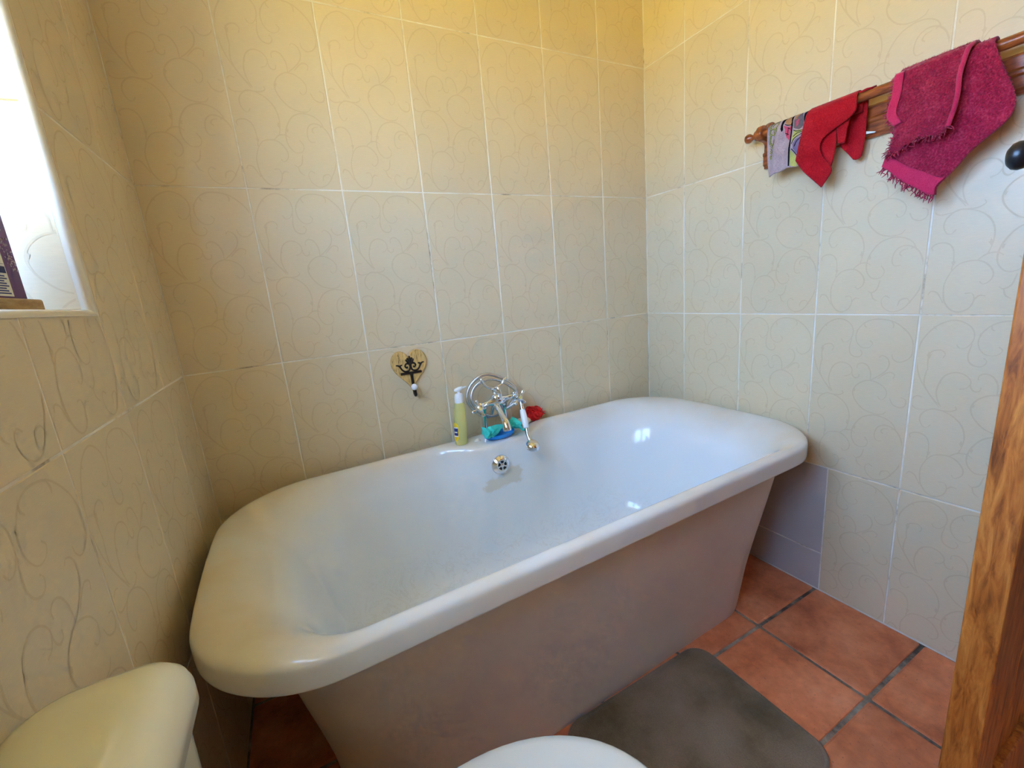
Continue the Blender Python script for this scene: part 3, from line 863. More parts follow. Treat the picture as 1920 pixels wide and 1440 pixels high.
# ---- door: opened ninety degrees into the room, seen on its leading edge
DX0, DY0, DY1 = 1.105, -1.296, -1.256
def door():
    z0, z1 = 0.012, 2.00
    x1 = R - 0.012
    mb = MB()
    st = 0.095
    mb.box(DX0, DX0 + st, DY0, DY1, z0, z1).box(x1 - st, x1, DY0, DY1, z0, z1)
    for a, b in ((z0, z0 + 0.18), (0.95, 1.09), (z1 - 0.11, z1)):
        mb.box(DX0 + st, x1 - st, DY0, DY1, a, b)
    dr = struct(mb.build('door_1', M['door_wood'], bevel=0.0025, bseg=2), 'stained pine door standing open')
    for a, b in ((z0 + 0.18, 0.95), (1.09, z1 - 0.11)):
        n = 4
        wd = (x1 - DX0 - 2 * st) / n
        for k in range(n):
            MB().box(DX0 + st + wd * k + 0.001, DX0 + st + wd * (k + 1) - 0.001, DY0 + 0.012, DY1 - 0.012, a, b).build('panel_board', M['door_wood'], dr, bevel=0.002)
    # knob and rose on each face
    for s, yf in ((1, DY1), (-1, DY0)):
        T = Matrix.Translation((DX0 + 0.034, yf, 1.203)) @ Matrix.Rotation(-s * PI / 2, 4, 'X') @ Matrix.Diagonal((0.62, 0.62, 0.66, 1))
        kb = MB().lathe([(0.006, -0.001), (0.0255, -0.001), (0.0265, 0.003), (0.022, 0.006), (0.011, 0.008), (0.009, 0.016), (0.011, 0.020), (0.020, 0.023), (0.0265, 0.030), (0.028, 0.038), (0.025, 0.046), (0.017, 0.052), (0.006, 0.0545)], 28, T)
        k_o = kb.build('door_knob', M['black_knob'], dr, smooth=True, angle=60)
        k_o['label'] = 'black oval door knob'
    return dr
door_1 = door()
mb = MB()
for y0, y1 in ((DOOR['y1'] - 0.022, DOOR['y1']), (DOOR['y0'], DOOR['y0'] + 0.022)):
    mb.box(R - 0.004, R + 0.125, y0, y1, 0.0, DOOR['z1'] - 0.02)
mb.box(R - 0.004, R + 0.125, DOOR['y0'], DOOR['y1'], DOOR['z1'] - 0.022, DOOR['z1'])
struct(mb.build('trim_5', M['door_wood'], bevel=0.002))

# ------------------------------------------------------------------ bathtub
BC = Vector((0.8735, -0.4310, 0.0))
BROT = 0.022
def tub_place(x, y, z):
    c, s = math.cos(BROT), math.sin(BROT)
    return (BC.x + x * c - y * s, BC.y + x * s + y * c, z)

def rr_ring(x0, x1, y0, y1, r, bow=0.0, nl=40, ns=16, nc=14):
    """closed rounded rectangle, bowed ends, same point count for any size; starts on the back edge"""
    pts = []
    def edge(ax, ay, bx, by, n):
        for i in range(n):
            t = i / n
            pts.append((lerp(ax, bx, t), lerp(ay, by, t)))
    def corner(cx, cy, a0):
        for i in range(nc):
            a = a0 - (PI / 2) * i / nc
            pts.append((cx + r * math.cos(a), cy + r * math.sin(a)))
    edge(x0 + r, y1, x1 - r, y1, nl)
    corner(x1 - r, y1 - r, PI / 2)
    edge(x1, y1 - r, x1, y0 + r, ns)
    corner(x1 - r, y0 + r, 0)
    edge(x1 - r, y0, x0 + r, y0, nl)
    corner(x0 + r, y0 + r, -PI / 2)
    edge(x0, y0 + r, x0, y1 - r, ns)
    corner(x0 + r, y1 - r, PI)
    cx, cy = (x0 + x1) / 2, (y0 + y1) / 2
    hx, hy = (x1 - x0) / 2, (y1 - y0) / 2
    out = []
    for x, y in pts:
        u = (x - cx) / hx
        k = bow * (1 - ((y - cy) / hy) ** 2) * (u ** 3)
        out.append((x + k, y))
    return out

HX, HY = 0.8180, 0.3870
def tub_ring(fb, en, z, r, deck=None):
    ring_ = rr_ring(-HX + en, HX - en, -HY + fb, HY - fb, r, 0.022)
    out = []
    for x, y in ring_:
        if deck is not None and y > 0:
            wgt = 1.0 - smooth01((abs(x - 0.012) - 0.070) / 0.185)
            if y > deck:
                y = lerp(y, deck, wgt)
        out.append(tub_place(x, y, z))
    return out
bath = thing(empty('bathtub', (BC.x, BC.y, 0)), 'white freestanding bathtub with a wide rolled rim', 'bathtub')
prof = [  # front/back inset, end inset, height, corner radius, deck line
    (0.030, 0.030, 0.5335, 0.185, None), (0.004, 0.004, 0.5325, 0.206, None), (0.0006, 0.0006, 0.5345, 0.21, None), (0.0, 0.0, 0.539, 0.21, None), (0.0, 0.0, 0.555, 0.21, None), (0.0, 0.0, 0.5705, 0.21, None),
    (0.0012, 0.0012, 0.5768, 0.2095, None), (0.0045, 0.0045, 0.5815, 0.2075, None), (0.010, 0.010, 0.5848, 0.204, None), (0.0175, 0.020, 0.5866, 0.199, None),
    (0.0250, 0.036, 0.5860, 0.197, 0.300), (0.0320, 0.054, 0.5830, 0.196, 0.2680), (0.0385, 0.074, 0.5770, 0.196, 0.2605), (0.0445, 0.095, 0.5670, 0.196, 0.2560), (0.0505, 0.117, 0.5520, 0.196, 0.2532), (0.0570, 0.139, 0.5300, 0.196, 0.2516), (0.0640, 0.160, 0.5010, 0.195, 0.2508), (0.0720, 0.180, 0.4620, 0.194, 0.2505),
    (0.083, 0.203, 0.40, 0.190, 0.2515), (0.095, 0.228, 0.31, 0.182, 0.254), (0.107, 0.249, 0.23, 0.172, 0.255), (0.124, 0.273, 0.180, 0.158, 0.248),
    (0.150, 0.302, 0.152, 0.140, 0.230), (0.185, 0.345, 0.140, 0.12, None), (0.235, 0.42, 0.136, 0.09, None), (0.300, 0.55, 0.134, 0.05, None)]
rings_ = [tub_ring(*p) for p in prof]
def child_at(o, parent):
    """parent without moving: the parent is an unrotated Empty"""
    o.parent = parent
    o.matrix_parent_inverse = Matrix.Translation(parent.location).inverted()
    return o
mb = MB().rings(rings_, True, False, True)
child_at(mb.build('basin', M['enamel'], smooth=True, sub=1), bath)
# outer skirt: narrower at the foot, flaring under the rim
sk = []
for i in range(15):
    z = 0.545 * i / 14
    hx = interp(z, [0, 0.16, 0.25, 0.38, 0.47, 0.545], [0.655, 0.671, 0.685, 0.708, 0.722, 0.732])
    yf = interp(z, [0, 0.16, 0.25, 0.38, 0.47, 0.545], [-0.266, -0.283, -0.296, -0.317, -0.331, -0.341])
    sk.append([tub_place(x, y, z) for x, y in rr_ring(-hx, hx, yf, 0.30 + 0.055 * z / 0.545, 0.165, 0.0)])
child_at(MB().rings(sk, True, True, False).build('skirt', M['skirt'], smooth=True, angle=60), bath)
# overflow cover on the deck panel
def overflow():
    c = Vector(tub_place(-0.020, 0.2475, 0.506))
    nrm = Vector((0.0, -0.995, 0.10)).normalized()
    T = Matrix.Translation(c) @ nrm.to_track_quat('Z', 'Y').to_matrix().to_4x4()
    o = MB().lathe([(0.004, -0.004), (0.0350, -0.004), (0.0350, 0.0), (0.032, 0.0045), (0.0220, 0.0125), (0.0205, 0.0132), (0.0185, 0.0125), (0.004, 0.0123)], 36, T).build('overflow_cover', M['chrome'], smooth=True, angle=50)
    child_at(o, bath)
    for k in range(5):
        a0 = 2 * PI * k / 5 + 0.25
        mb = MB()
        pts = []
        for rr in (0.0078, 0.0165):
            seq = [a0 + 0.42 * (t / 5.0 - 0.5) * 2 for t in range(6)]
            if rr > 0.01:
                seq = seq[::-1]
            pts += [(rr * math.cos(a), rr * math.sin(a)) for a in seq]
        mb.prism(pts, 0.0118, 0.0129, lambda u, v, d_: T @ Vector((u, v, d_)))
        s = mb.build('overflow_slot', M['dark_hole'])
        s.parent = o
    s = MB().lathe([(0.002, 0.0122), (0.0046, 0.0122), (0.0046, 0.0142), (0.002, 0.0150)], 16, T).build('screw', M['chrome'], o, smooth=True, angle=50)
overflow()
child_at(MB().lathe([(0.003, 0.0), (0.032, 0.0), (0.034, 0.003), (0.026, 0.005), (0.003, 0.003)], 28, Matrix.Translation((*tub_place(-0.02, 0.05, 0)[:2], 0.134))).build('drain', M['chrome'], smooth=True, angle=40), bath)

# ------------------------------------------------------------------ bath mixer tap standing on the deck
DK = 0.5865
def rot_to(v):
    return Vector(v).normalized().to_track_quat('Z', 'Y').to_matrix().to_4x4()
tap = thing(empty('bath_mixer_tap', (0.892, -0.095, DK)), 'chrome bath mixer tap with cross handles and coiled shower hose', 'tap')
XC, YC, ZC = 0.887, -0.098, 0.716
def tpart(mb, name, mat, smooth=True, angle=45):
    return child_at(mb.build(name, mat, smooth=smooth, angle=angle), tap)
# two pillar legs
for x in (0.850, 0.933):
    tpart(MB().lathe([(0.004, 0), (0.018, 0), (0.018, 0.004), (0.0135, 0.008), (0.0105, 0.016), (0.0095, 0.05), (0.0095, 0.085), (0.013, 0.095), (0.015, 0.103), (0.013, 0.112), (0.004, 0.114)], 20, Matrix.Translation((x, -0.070, DK))).tube(catmull([(x, -0.070, DK + 0.098), (x, -0.080, DK + 0.110), (x + 0.002, -0.104, DK + 0.124)], 5), 0.0085, 14), 'pillar_leg', M['chrome'])
# body: horizontal barrel with collars, a domed hub in the middle
mb = MB()
HL, HR = Vector((0.822, -0.104, 0.707)), Vector((0.964, -0.104, 0.719))
ax = HR - HL
T = Matrix.Translation(HL) @ rot_to(ax)
L = ax.length
mb.lathe([(0.003, 0), (0.0115, 0), (0.0125, 0.006), (0.009, 0.010), (0.0085, 0.03), (0.0105, 0.036), (0.0135, 0.045), (0.019, 0.056), (0.022, L / 2), (0.019, L - 0.056), (0.0135, L - 0.045), (0.0105, L - 0.036), (0.0085, L - 0.03), (0.009, L - 0.010), (0.0125, L - 0.006), (0.0115, L), (0.003, L)], 28, T)
mb.sphere((XC + 0.004, YC - 0.006, ZC + 0.006), 0.0215, 22)
tpart(mb, 'tap_body', M['chrome'])
# cross handles facing the room
def cross_handle(c, face, spin):
    T = Matrix.Translation(c) @ rot_to(face) @ Matrix.Rotation(spin, 4, 'Z')
    st = MB().lathe([(0.003, -0.030), (0.0105, -0.030), (0.012, -0.024), (0.0085, -0.018), (0.0075, -0.008), (0.010, -0.004), (0.0115, 0.0), (0.0105, 0.005), (0.0065, 0.0075), (0.002, 0.0078)], 22, T)
    for k in range(4):
        A = T @ Matrix.Rotation(PI / 2 * k, 4, 'Z') @ Matrix.Rotation(PI / 2, 4, 'Y')
        st.lathe([(0.002, 0.004), (0.0042, 0.006), (0.0036, 0.014), (0.0040, 0.020), (0.0062, 0.025), (0.0066, 0.0285), (0.005, 0.032), (0.0015, 0.0335)], 14, A)
    h = tpart(st, 'cross_handle', M['chrome'])
    ix = MB().lathe([(0.001, 0.0070), (0.0062, 0.0070), (0.0062, 0.0088), (0.0045, 0.0098), (0.001, 0.0100)], 18, T).build('index_button', M['brass'], smooth=True, angle=40)
    ix.parent = h
cross_handle(Vector((0.812, -0.134, 0.706)), (-0.18, -0.97, 0.12), 0.35)
cross_handle(Vector((0.967, -0.134, 0.715)), (0.10, -0.98, 0.14), 0.75)
# spout curving down over the basin
sp = catmull([(0.884, -0.108, 0.705), (0.883, -0.130, 0.692), (0.881, -0.152, 0.680), (0.878, -0.176, 0.668), (0.876, -0.194, 0.656), (0.875, -0.202, 0.642), (0.875, -0.204, 0.630)], 6)
n = len(sp)
tpart(MB().tube(sp, [interp(i / (n - 1), [0, 0.15, 0.5, 0.78, 0.95, 1], [0.0125, 0.0105, 0.0105, 0.0135, 0.0150, 0.0145]) for i in range(n)], 20), 'spout', M['chrome'])
# cradle fork on a short neck
mb = MB()
mb.lathe([(0.003, 0), (0.0085, 0), (0.007, 0.010), (0.009, 0.018), (0.0085, 0.028), (0.003, 0.030)], 18, Matrix.Translation((0.888, -0.098, 0.735)))
for s, tip in ((-1, (0.841, -0.102, 0.797)), (1, (0.938, -0.096, 0.785))):
    pts = catmull([(0.888, -0.098, 0.757), (0.888 + s * 0.014, -0.100, 0.761), (0.888 + s * 0.030, -0.101, 0.769), (0.888 + s * 0.040, -0.101, 0.782), tip], 5)
    m_ = len(pts)
    mb.tube(pts, [interp(i / (m_ - 1), [0, 0.5, 0.85, 1], [0.0075, 0.0055, 0.0055, 0.007]) for i in range(m_)], 14, flat=0.8)
    mb.sphere(tip, 0.0075, 12)
pts = catmull([(0.888, -0.098, 0.757), (0.892, -0.118, 0.763), (0.896, -0.126, 0.745), (0.898, -0.124, 0.730)], 5)
mb.tube(pts, [0.006] * len(pts), 12)
tpart(mb, 'cradle', M['chrome'])
# coiled metal hose: two turns behind the body, ending at the handset
ctrl = []
cx_, cz_ = 0.893, 0.722
base = [(0.888, -0.080, 0.690), (0.860, -0.070, 0.668)]
loop1 = [(0.875, -0.060, 0.646), (0.830, -0.056, 0.670), (0.799, -0.054, 0.722), (0.820, -0.052, 0.776), (0.880, -0.050, 0.803), (0.950, -0.048, 0.775), (0.998, -0.048, 0.728), (0.975, -0.050, 0.680), (0.930, -0.054, 0.652)]
loop2 = [(0.880, -0.066, 0.650), (0.835, -0.070, 0.680), (0.808, -0.072, 0.728), (0.828, -0.074, 0.772), (0.885, -0.074, 0.790), (0.945, -0.076, 0.764), (0.985, -0.080, 0.722), (0.954, -0.084, 0.682), (0.915, -0.090, 0.664)]
tail = [(0.900, -0.080, 0.668), (0.935, -0.088, 0.672), (0.968, -0.104, 0.692), (0.982, -0.116, 0.714), (0.979, -0.124, 0.718), (0.9755, -0.128, 0.706), (0.975, -0.130, 0.694)]
pp = catmull([base[0]] + loop1 + loop2[:-1] + tail[1:], 28)
# resample evenly so that the ribs are even
def resample(pts, step):
    out, acc = [pts[0]], 0.0
    for a, b in zip(pts, pts[1:]):
        dd = (b - a).length
        t = step - acc
        while t <= dd:
            out.append(a + (b - a) * (t / dd))
            t += step
        acc = dd - (t - step)
    return out
pp = resample(pp, 0.00115)
tpart(MB().tube(pp, [(0.0066, 0.0066, 0.0056)[i % 3] for i in range(len(pp))], 9), 'shower_hose', M['hose'], angle=None)
# handset: neck, porcelain grip, elbow and head
A_, B_ = Vector((0.9752, -0.130, 0.690)), Vector((0.9660, -0.178, 0.586))
dirv = (B_ - A_).normalized()
T = Matrix.Translation(A_) @ rot_to(dirv)
L = (B_ - A_).length
hs = tpart(MB().lathe([(0.003, -0.006), (0.0075, -0.006), (0.0068, 0.012), (0.0085, 0.018), (0.0085, 0.023), (0.003, 0.024)], 18, T), 'handset', M['chrome'])
def hsub(mb, name, mat):
    o = mb.build(name, mat, smooth=True, angle=45)
    o.parent = hs
    return o
g_ = hsub(MB().lathe([(0.003, 0.022), (0.0088, 0.0225), (0.0106, 0.030), (0.0118, 0.050), (0.0118, 0.068), (0.0105, 0.084), (0.0092, 0.0895), (0.003, 0.090)], 20, T), 'grip', M['porcelain'])
g_['label'] = 'white porcelain grip of the handset'
e0 = A_ + dirv * 0.0885
ep = catmull([e0, e0 + dirv * 0.014, e0 + dirv * 0.030, Vector((0.9660, -0.201, 0.5560))], 6)
mb = MB().tube(ep, [0.0088] + [0.0072] * (len(ep) - 1), 14)
hc = Vector((0.9665, -0.206, 0.5515))
hd = Vector((-0.10, 0.42, -0.90)).normalized()
Th = Matrix.Translation(hc - hd * 0.004) @ rot_to(hd)
mb.lathe([(0.003, -0.014), (0.010, -0.0135), (0.019, -0.010), (0.0245, -0.004), (0.0268, 0.004), (0.0268, 0.008), (0.024, 0.0105), (0.003, 0.0115)], 28, Th)
hsub(mb, 'shower_head', M['chrome'])

# ------------------------------------------------------------------ things on the bath deck
# bottle with a pump
BX, BY = 0.741, -0.105
bt = thing(empty('pump_bottle', (BX, BY, DK)), 'yellow translucent pump bottle with a white pump on the bath deck', 'bottle')
def oval_rings(prof, lean=0.012, seg=28):
    rs = []
    H = prof[-1][2]
    for rx, ry, z in prof:
        rs.append([(BX + rx * math.cos(2 * PI * j / seg) + lean * z / 0.2, BY + ry * math.sin(2 * PI * j / seg), DK + z) for j in range(seg)])
    return rs
body = [(0.012, 0.010, 0.0005), (0.0195, 0.0165, 0.001), (0.0215, 0.018, 0.006), (0.0218, 0.018, 0.04), (0.0222, 0.0175, 0.07), (0.0212, 0.0165, 0.095), (0.0196, 0.0155, 0.115), (0.0188, 0.015, 0.130), (0.0178, 0.0145, 0.143), (0.014, 0.013, 0.150), (0.012, 0.012, 0.153)]
child_at(MB().rings(oval_rings(body), True, True, True).build('bottle_body', M['amber_bottle'], smooth=True, angle=60), bt)
cap = [(0.0100, 0.010, 0.148), (0.0148, 0.0148, 0.148), (0.0150, 0.0150, 0.165), (0.0140, 0.0140, 0.174), (0.0125, 0.0125, 0.178), (0.006, 0.006, 0.180), (0.0048, 0.0048, 0.182), (0.0048, 0.0048, 0.190)]
child_at(MB().rings(oval_rings(cap), True, True, True).build('pump_collar', M['white_plastic'], smooth=True, angle=40), bt)
px_ = BX + 0.0115
mb = MB().rings([[(px_ + rx * math.cos(2 * PI * j / 20), BY + ry * math.sin(2 * PI * j / 20), DK + z + 0.22 * rx * math.cos(2 * PI * j / 20)) for j in range(20)] for rx, ry, z in ((0.006, 0.006, 0.187), (0.015, 0.010, 0.191), (0.0165, 0.0105, 0.195), (0.0145, 0.0095, 0.1985), (0.006, 0.005, 0.2005))], True, True, True)
mb.tube([(px_ + 0.006, BY, DK + 0.194), (px_ + 0.020, BY - 0.002, DK + 0.198), (px_ + 0.027, BY - 0.003, DK + 0.199)], [0.006, 0.0045, 0.0032], 12, flat=0.6)
child_at(mb.build('pump_head', M['white_plastic'], smooth=True, angle=50), bt)
def label_patch(a0, a1, z0, z1, off, round_=False):
    mb = MB()
    n_, m_ = 12, 10
    vs_ = []
    for i in range(m_ + 1):
        z = lerp(z0, z1, i / m_)
        rx = interp(z, [p[2] for p in body], [p[0] for p in body]) + off
        ry = interp(z, [p[2] for p in body], [p[1] for p in body]) + off
        k = math.sqrt(max(0.02, 1 - (2 * i / m_ - 1) ** 4)) if round_ else 1.0
        for j in range(n_ + 1):
            a = (a0 + a1) / 2 + (a1 - a0) / 2 * (2 * j / n_ - 1) * k
            vs_.append((BX + rx * math.cos(a) + 0.012 * z / 0.2, BY + ry * math.sin(a), DK + z))
    mb.add(vs_, [(i * (n_ + 1) + j, i * (n_ + 1) + j + 1, (i + 1) * (n_ + 1) + j + 1, (i + 1) * (n_ + 1) + j) for i in range(m_) for j in range(n_)])
    return mb
lb = child_at(label_patch(PI * 0.86, PI * 1.32, 0.016, 0.082, 0.0006, True).build('bottle_label', M['yellow_print'], smooth=True), bt)
for z0, z1, a0, a1, mt in ((0.036, 0.062, PI * 0.98, PI * 1.27, 'blue_print'), (0.032, 0.036, PI * 0.98, PI * 1.27, 'paper'), (0.062, 0.066, PI * 0.98, PI * 1.27, 'paper'), (0.046, 0.050, PI * 1.03, PI * 1.23, 'paper')):
    s = label_patch(a0, a1, z0, z1, 0.0010 if mt != 'paper' or z0 != 0.046 else 0.0013).build('label_print', M[mt], smooth=True)
    s.parent = lb
# cockle shells
def shell(loc, r, rz, tilt, label, name='seashell'):
    rs = []
    nu, nv = 40, 9
    top = []
    for i in range(nv + 1):
        t = i / nv
        row = []
        for j in range(nu + 1):
            a = lerp(-1.25, 1.25, j / nu)
            rib = 1 + 0.035 * math.cos(j * PI * 0.8) * t
            rad = r * t * rib * (0.92 + 0.08 * math.cos(a))
            h = 0.50 * r * math.sin(PI * min(1, 0.06 + t * 0.94)) ** 0.8 * math.cos(a * 0.85) + 0.0015
            row.append((rad * math.sin(a), -rad * math.cos(a) + r * 0.45, h))
        top.append(row)
    mb = MB()
    W_ = nu + 1
    mb.add([p for row in top for p in row] + [(p[0], p[1], 0.0) for row in top for p in row],
           [(i * W_ + j, i * W_ + j + 1, (i + 1) * W_ + j + 1, (i + 1) * W_ + j) for i in range(nv) for j in range(nu)]
           + [((nv + 1) * W_ + i * W_ + j, (nv + 1) * W_ + (i + 1) * W_ + j, (nv + 1) * W_ + (i + 1) * W_ + j + 1, (nv + 1) * W_ + i * W_ + j + 1) for i in range(nv) for j in range(nu)]
           + [(nv * W_ + j, nv * W_ + j + 1, (nv + 1) * W_ + nv * W_ + j + 1, (nv + 1) * W_ + nv * W_ + j) for j in range(nu)])
    o = mb.build(name, M['shell'], smooth=True, angle=70)
    o.location = loc
    o.rotation_euler = (tilt, 0, rz)
    return thing(o, label, 'seashell')
shell((0.797, -0.117, DK - 0.0005), 0.017, 0.5, 0.0, 'small ribbed white seashell between the bottle and the blue dish')
# blue soap dish
sd = empty('soap_dish', (0.876, -0.133, DK))
thing(sd, 'translucent blue oval soap dish under the teal cloth', 'soap dish')
rs = []
for rx, ry, z in ((0.034, 0.020, 0.0003), (0.046, 0.028, 0.001), (0.054, 0.034, 0.006), (0.058, 0.037, 0.014), (0.0595, 0.0385, 0.0175), (0.057, 0.036, 0.0172), (0.052, 0.032, 0.009), (0.044, 0.026, 0.005), (0.020, 0.012, 0.0045)):
    rs.append([(0.876 + rx * math.cos(2 * PI * j / 36), -0.133 + ry * 0.88 * math.sin(2 * PI * j / 36), DK + z) for j in range(36)])
child_at(MB().rings(rs, True, True, True).build('dish', M['blue_plastic'], smooth=True, angle=70), sd)
# teal cloth, twisted and crumpled across the dish
def crumple(name, c, size, label, cat, mat, seed, amp, twist, nu=54, nv=26):
    rs = []
    for i in range(nu):
        t = i / (nu - 1)
        s = t * 2 - 1
        wob = Vector((seed * 3.1, t * 5.0, 0))
        cen = Vector((c[0] + s * size[0], c[1] + 0.010 * mnoise.noise(wob) + 0.012 * s, c[2] + 0.010 * (1 - abs(s)) + 0.003 * mnoise.noise(wob + Vector((9, 0, 0)))))
        env = 0.62 + 0.38 * math.sin(PI * t * 2.3 + 0.6)
        if t < 0.14 or t > 0.86:
            env = 0.6 + 0.55 * smooth01(min(1, (abs(s) - 0.72) / 0.28))
        ring_ = []
        for j in range(nv):
            a = 2 * PI * j / nv
            k = 1 + amp * math.sin(3 * a + twist * t * 6) + amp * 0.9 * mnoise.noise(Vector((math.cos(a) * 1.8, math.sin(a) * 1.8 + seed, t * 7)))
            ring_.append((cen.x + 0.004 * math.sin(5 * a), cen.y + size[1] * env * k * math.cos(a), max(c[2] - size[2] * 0.72, cen.z + size[2] * env * k * math.sin(a))))
        rs.append(ring_)
    o = MB().rings(rs, True, True, True).build(name, mat, smooth=True, sub=1)
    return thing(o, label, cat)
crumple('face_cloth', (0.884, -0.136, DK + 0.030), (0.070, 0.026, 0.021), 'teal rolled face cloth lying in the blue dish under the spout', 'cloth', M['teal'], 1.3, 0.20, 1.0)
# frayed end of the cloth falls to the right of the dish: part of the same cloth
fc = bpy.data.objects['face_cloth']
mb = MB()
vs_ = []
nu, nv = 16, 12
for i in range(nu + 1):
    for j in range(nv + 1):
        u, v = i / nu, j / nv
        x = 0.925 + 0.046 * u + 0.012 * (v - 0.5) * u
        y = -0.158 + 0.055 * v + 0.006 * math.sin(u * 5 + v * 9)
        z = DK + 0.040 - 0.030 * u * u + 0.006 * math.sin(v * 11 + u * 3) + 0.004 * math.sin(u * 14)
        vs_.append((x, y, z))
W_ = nv + 1
mb.add(vs_, [(i * W_ + j, i * W_ + j + 1, (i + 1) * W_ + j + 1, (i + 1) * W_ + j) for i in range(nu) for j in range(nv)])
o = mb.build('cloth_corner', M['teal'], fc, smooth=True)
so = o.modifiers.new('thickness', 'SOLIDIFY')
so.thickness = 0.002
# bar of cream soap
rs = []
for k, z in ((0.55, 0.0003), (0.85, 0.002), (1.0, 0.009), (0.97, 0.015), (0.75, 0.021), (0.35, 0.0235)):
    rs.append([(1.013 + 0.033 * k * math.copysign(abs(math.cos(a)) ** 0.8, math.cos(a)), -0.060 + 0.019 * k * math.copysign(abs(math.sin(a)) ** 0.8, math.sin(a)), DK + z) for a in [2 * PI * j / 32 for j in range(32)]])
thing(MB().rings(rs, True, True, True).build('soap_bar', M['soap'], smooth=True), 'worn cream bar of soap behind the shower handset', 'soap')
# red bath scrunchie: a ball of knotted net strands
def scrunchie():
    random.seed(21)
    c = Vector((1.072, -0.040, DK + 0.025))
    mb = MB()
    for k in range(75):
        ax_ = Vector((random.gauss(0, 1), random.gauss(0, 1), random.gauss(0, 1))).normalized()
        u = ax_.orthogonal().normalized()
        v = ax_.cross(u)
        r0 = random.uniform(0.011, 0.027)
        pts = []
        ph = random.uniform(0, 6)
        for i in range(15):
            a = 2 * PI * i / 14 * random.uniform(0.97, 1.03)
            p = (u * math.cos(a) + v * math.sin(a)) * (r0 * (1 + 0.25 * math.sin(3 * a + ph))) + ax_ * (0.007 * math.sin(2 * a + ph))
            p.x *= 1.35
            q = c + p
            q.z = max(DK + 0.0022, q.z)
            q.y = min(-0.0035, q.y)
            pts.append(q)
        mb.tube(catmull(pts, 2), 0.0019, 5)
    o = mb.build('scrunchie', M['red_net'], smooth=True)
    thing(o, 'red net bath scrunchie on the rim by the wall', 'scrunchie')
    mb = MB()
    for k in range(7):
        p = c + Vector((0.020, 0.004, -0.004))
        pts = [p]
        dv = Vector((random.uniform(0.5, 1), random.uniform(-0.5, 0.1), random.uniform(-0.2, 0.35))).normalized()
        for s in range(5):
            dv = (dv + Vector((random.gauss(0, 0.35), random.gauss(0, 0.2), random.gauss(0, 0.3)))).normalized()
            q = pts[-1] + dv * 0.007
            q.z = max(DK + 0.002, q.z)
            q.y = min(-0.003, q.y)
            pts.append(q)
        mb.tube(catmull(pts, 2), 0.0016, 5)
    mb.build('cord_end', M['red_net'], o, smooth=True)
scrunchie()

# ------------------------------------------------------------------ heart hook on the back wall
HK = thing(empty('heart_hook', (0.621, 0.0, 0.80)), 'crackled cream wooden heart wall hook with dark crown ironwork', 'wall hook')
def heart(t):
    x = 16 * math.sin(t) ** 3
    z = 13 * math.cos(t) - 5 * math.cos(2 * t) - 2 * math.cos(3 * t) - math.cos(4 * t)
    return x / 16 * 0.0605, z
hp = []
for i in range(72):
    x, z = heart(2 * PI * i / 72)
    z = (z + 17) / 29.0           # 0 tip .. 1 top
    hp.append((0.621 + x, 0.784 + z * 0.141))
rs = []
cxh, czh = 0.621, 0.86
for ins, y in ((0.0, -0.0006), (0.0, -0.0085), (0.015, -0.0105), (0.03, -0.0115)):
    rs.append([(cxh + (x - cxh) * (1 - ins), y, czh + (z - czh) * (1 - ins)) for x, z in hp])
child_at(MB().rings(rs, True, True, True).build('heart_plaque', M['crackle'], smooth=True, angle=30), HK)
mb = MB()
YI = -0.0135
def iron(pts, r, flat=0.6):
    p = catmull([(x, YI, z) for x, z in pts], 5)
    n_ = len(p)
    mb.tube(p, [r * interp(i / (n_ - 1), [0, 0.1, 0.8, 1], [0.9, 1, 0.9, 0.6]) for i in range(n_)], 8, up=(0, 1, 0), flat=flat)
mb.box(0.587, 0.659, YI - 0.003, YI + 0.003, 0.8435, 0.8515)
for s in (-1, 1):
    X = lambda q: 0.623 + s * q
    iron([(X(0.001), 0.868), (X(0.003), 0.878), (X(0.013), 0.880), (X(0.018), 0.872), (X(0.012), 0.866), (X(0.010), 0.871)], 0.0030)
    iron([(X(0.001), 0.868), (X(0.006), 0.857), (X(0.018), 0.854), (X(0.028), 0.860), (X(0.034), 0.870), (X(0.040), 0.877), (X(0.048), 0.879)], 0.0030)
    iron([(X(0.034), 0.868), (X(0.034), 0.876), (X(0.027), 0.878)], 0.0026)
    iron([(X(0.002), 0.880), (X(0.010), 0.888), (X(0.013), 0.895)], 0.0028)
    iron([(X(0.001), 0.884), (X(0.006), 0.893), (X(0.008), 0.900)], 0.0030)
iron([(0.623, 0.866), (0.623, 0.885), (0.623, 0.906)], 0.0042)
child_at(mb.build('crown_ironwork', M['iron'], smooth=True, angle=50), HK)
mb = MB()
hk = catmull([(0.623, YI, 0.846), (0.6235, YI - 0.001, 0.825), (0.624, YI - 0.002, 0.800), (0.624, YI - 0.004, 0.778), (0.624, YI - 0.014, 0.770), (0.623, YI - 0.025, 0.776), (0.621, YI - 0.030, 0.790)], 5)
mb.tube(hk, 0.0046, 10)
child_at(mb.build('hook', M['iron'], smooth=True, angle=60), HK)
o = child_at(MB().sphere((0.6195, YI - 0.031, 0.803), 0.0112, 20).build('hook_ball', M['porcelain'], smooth=True), HK)
o['label'] = 'white ball on the end of the hook'

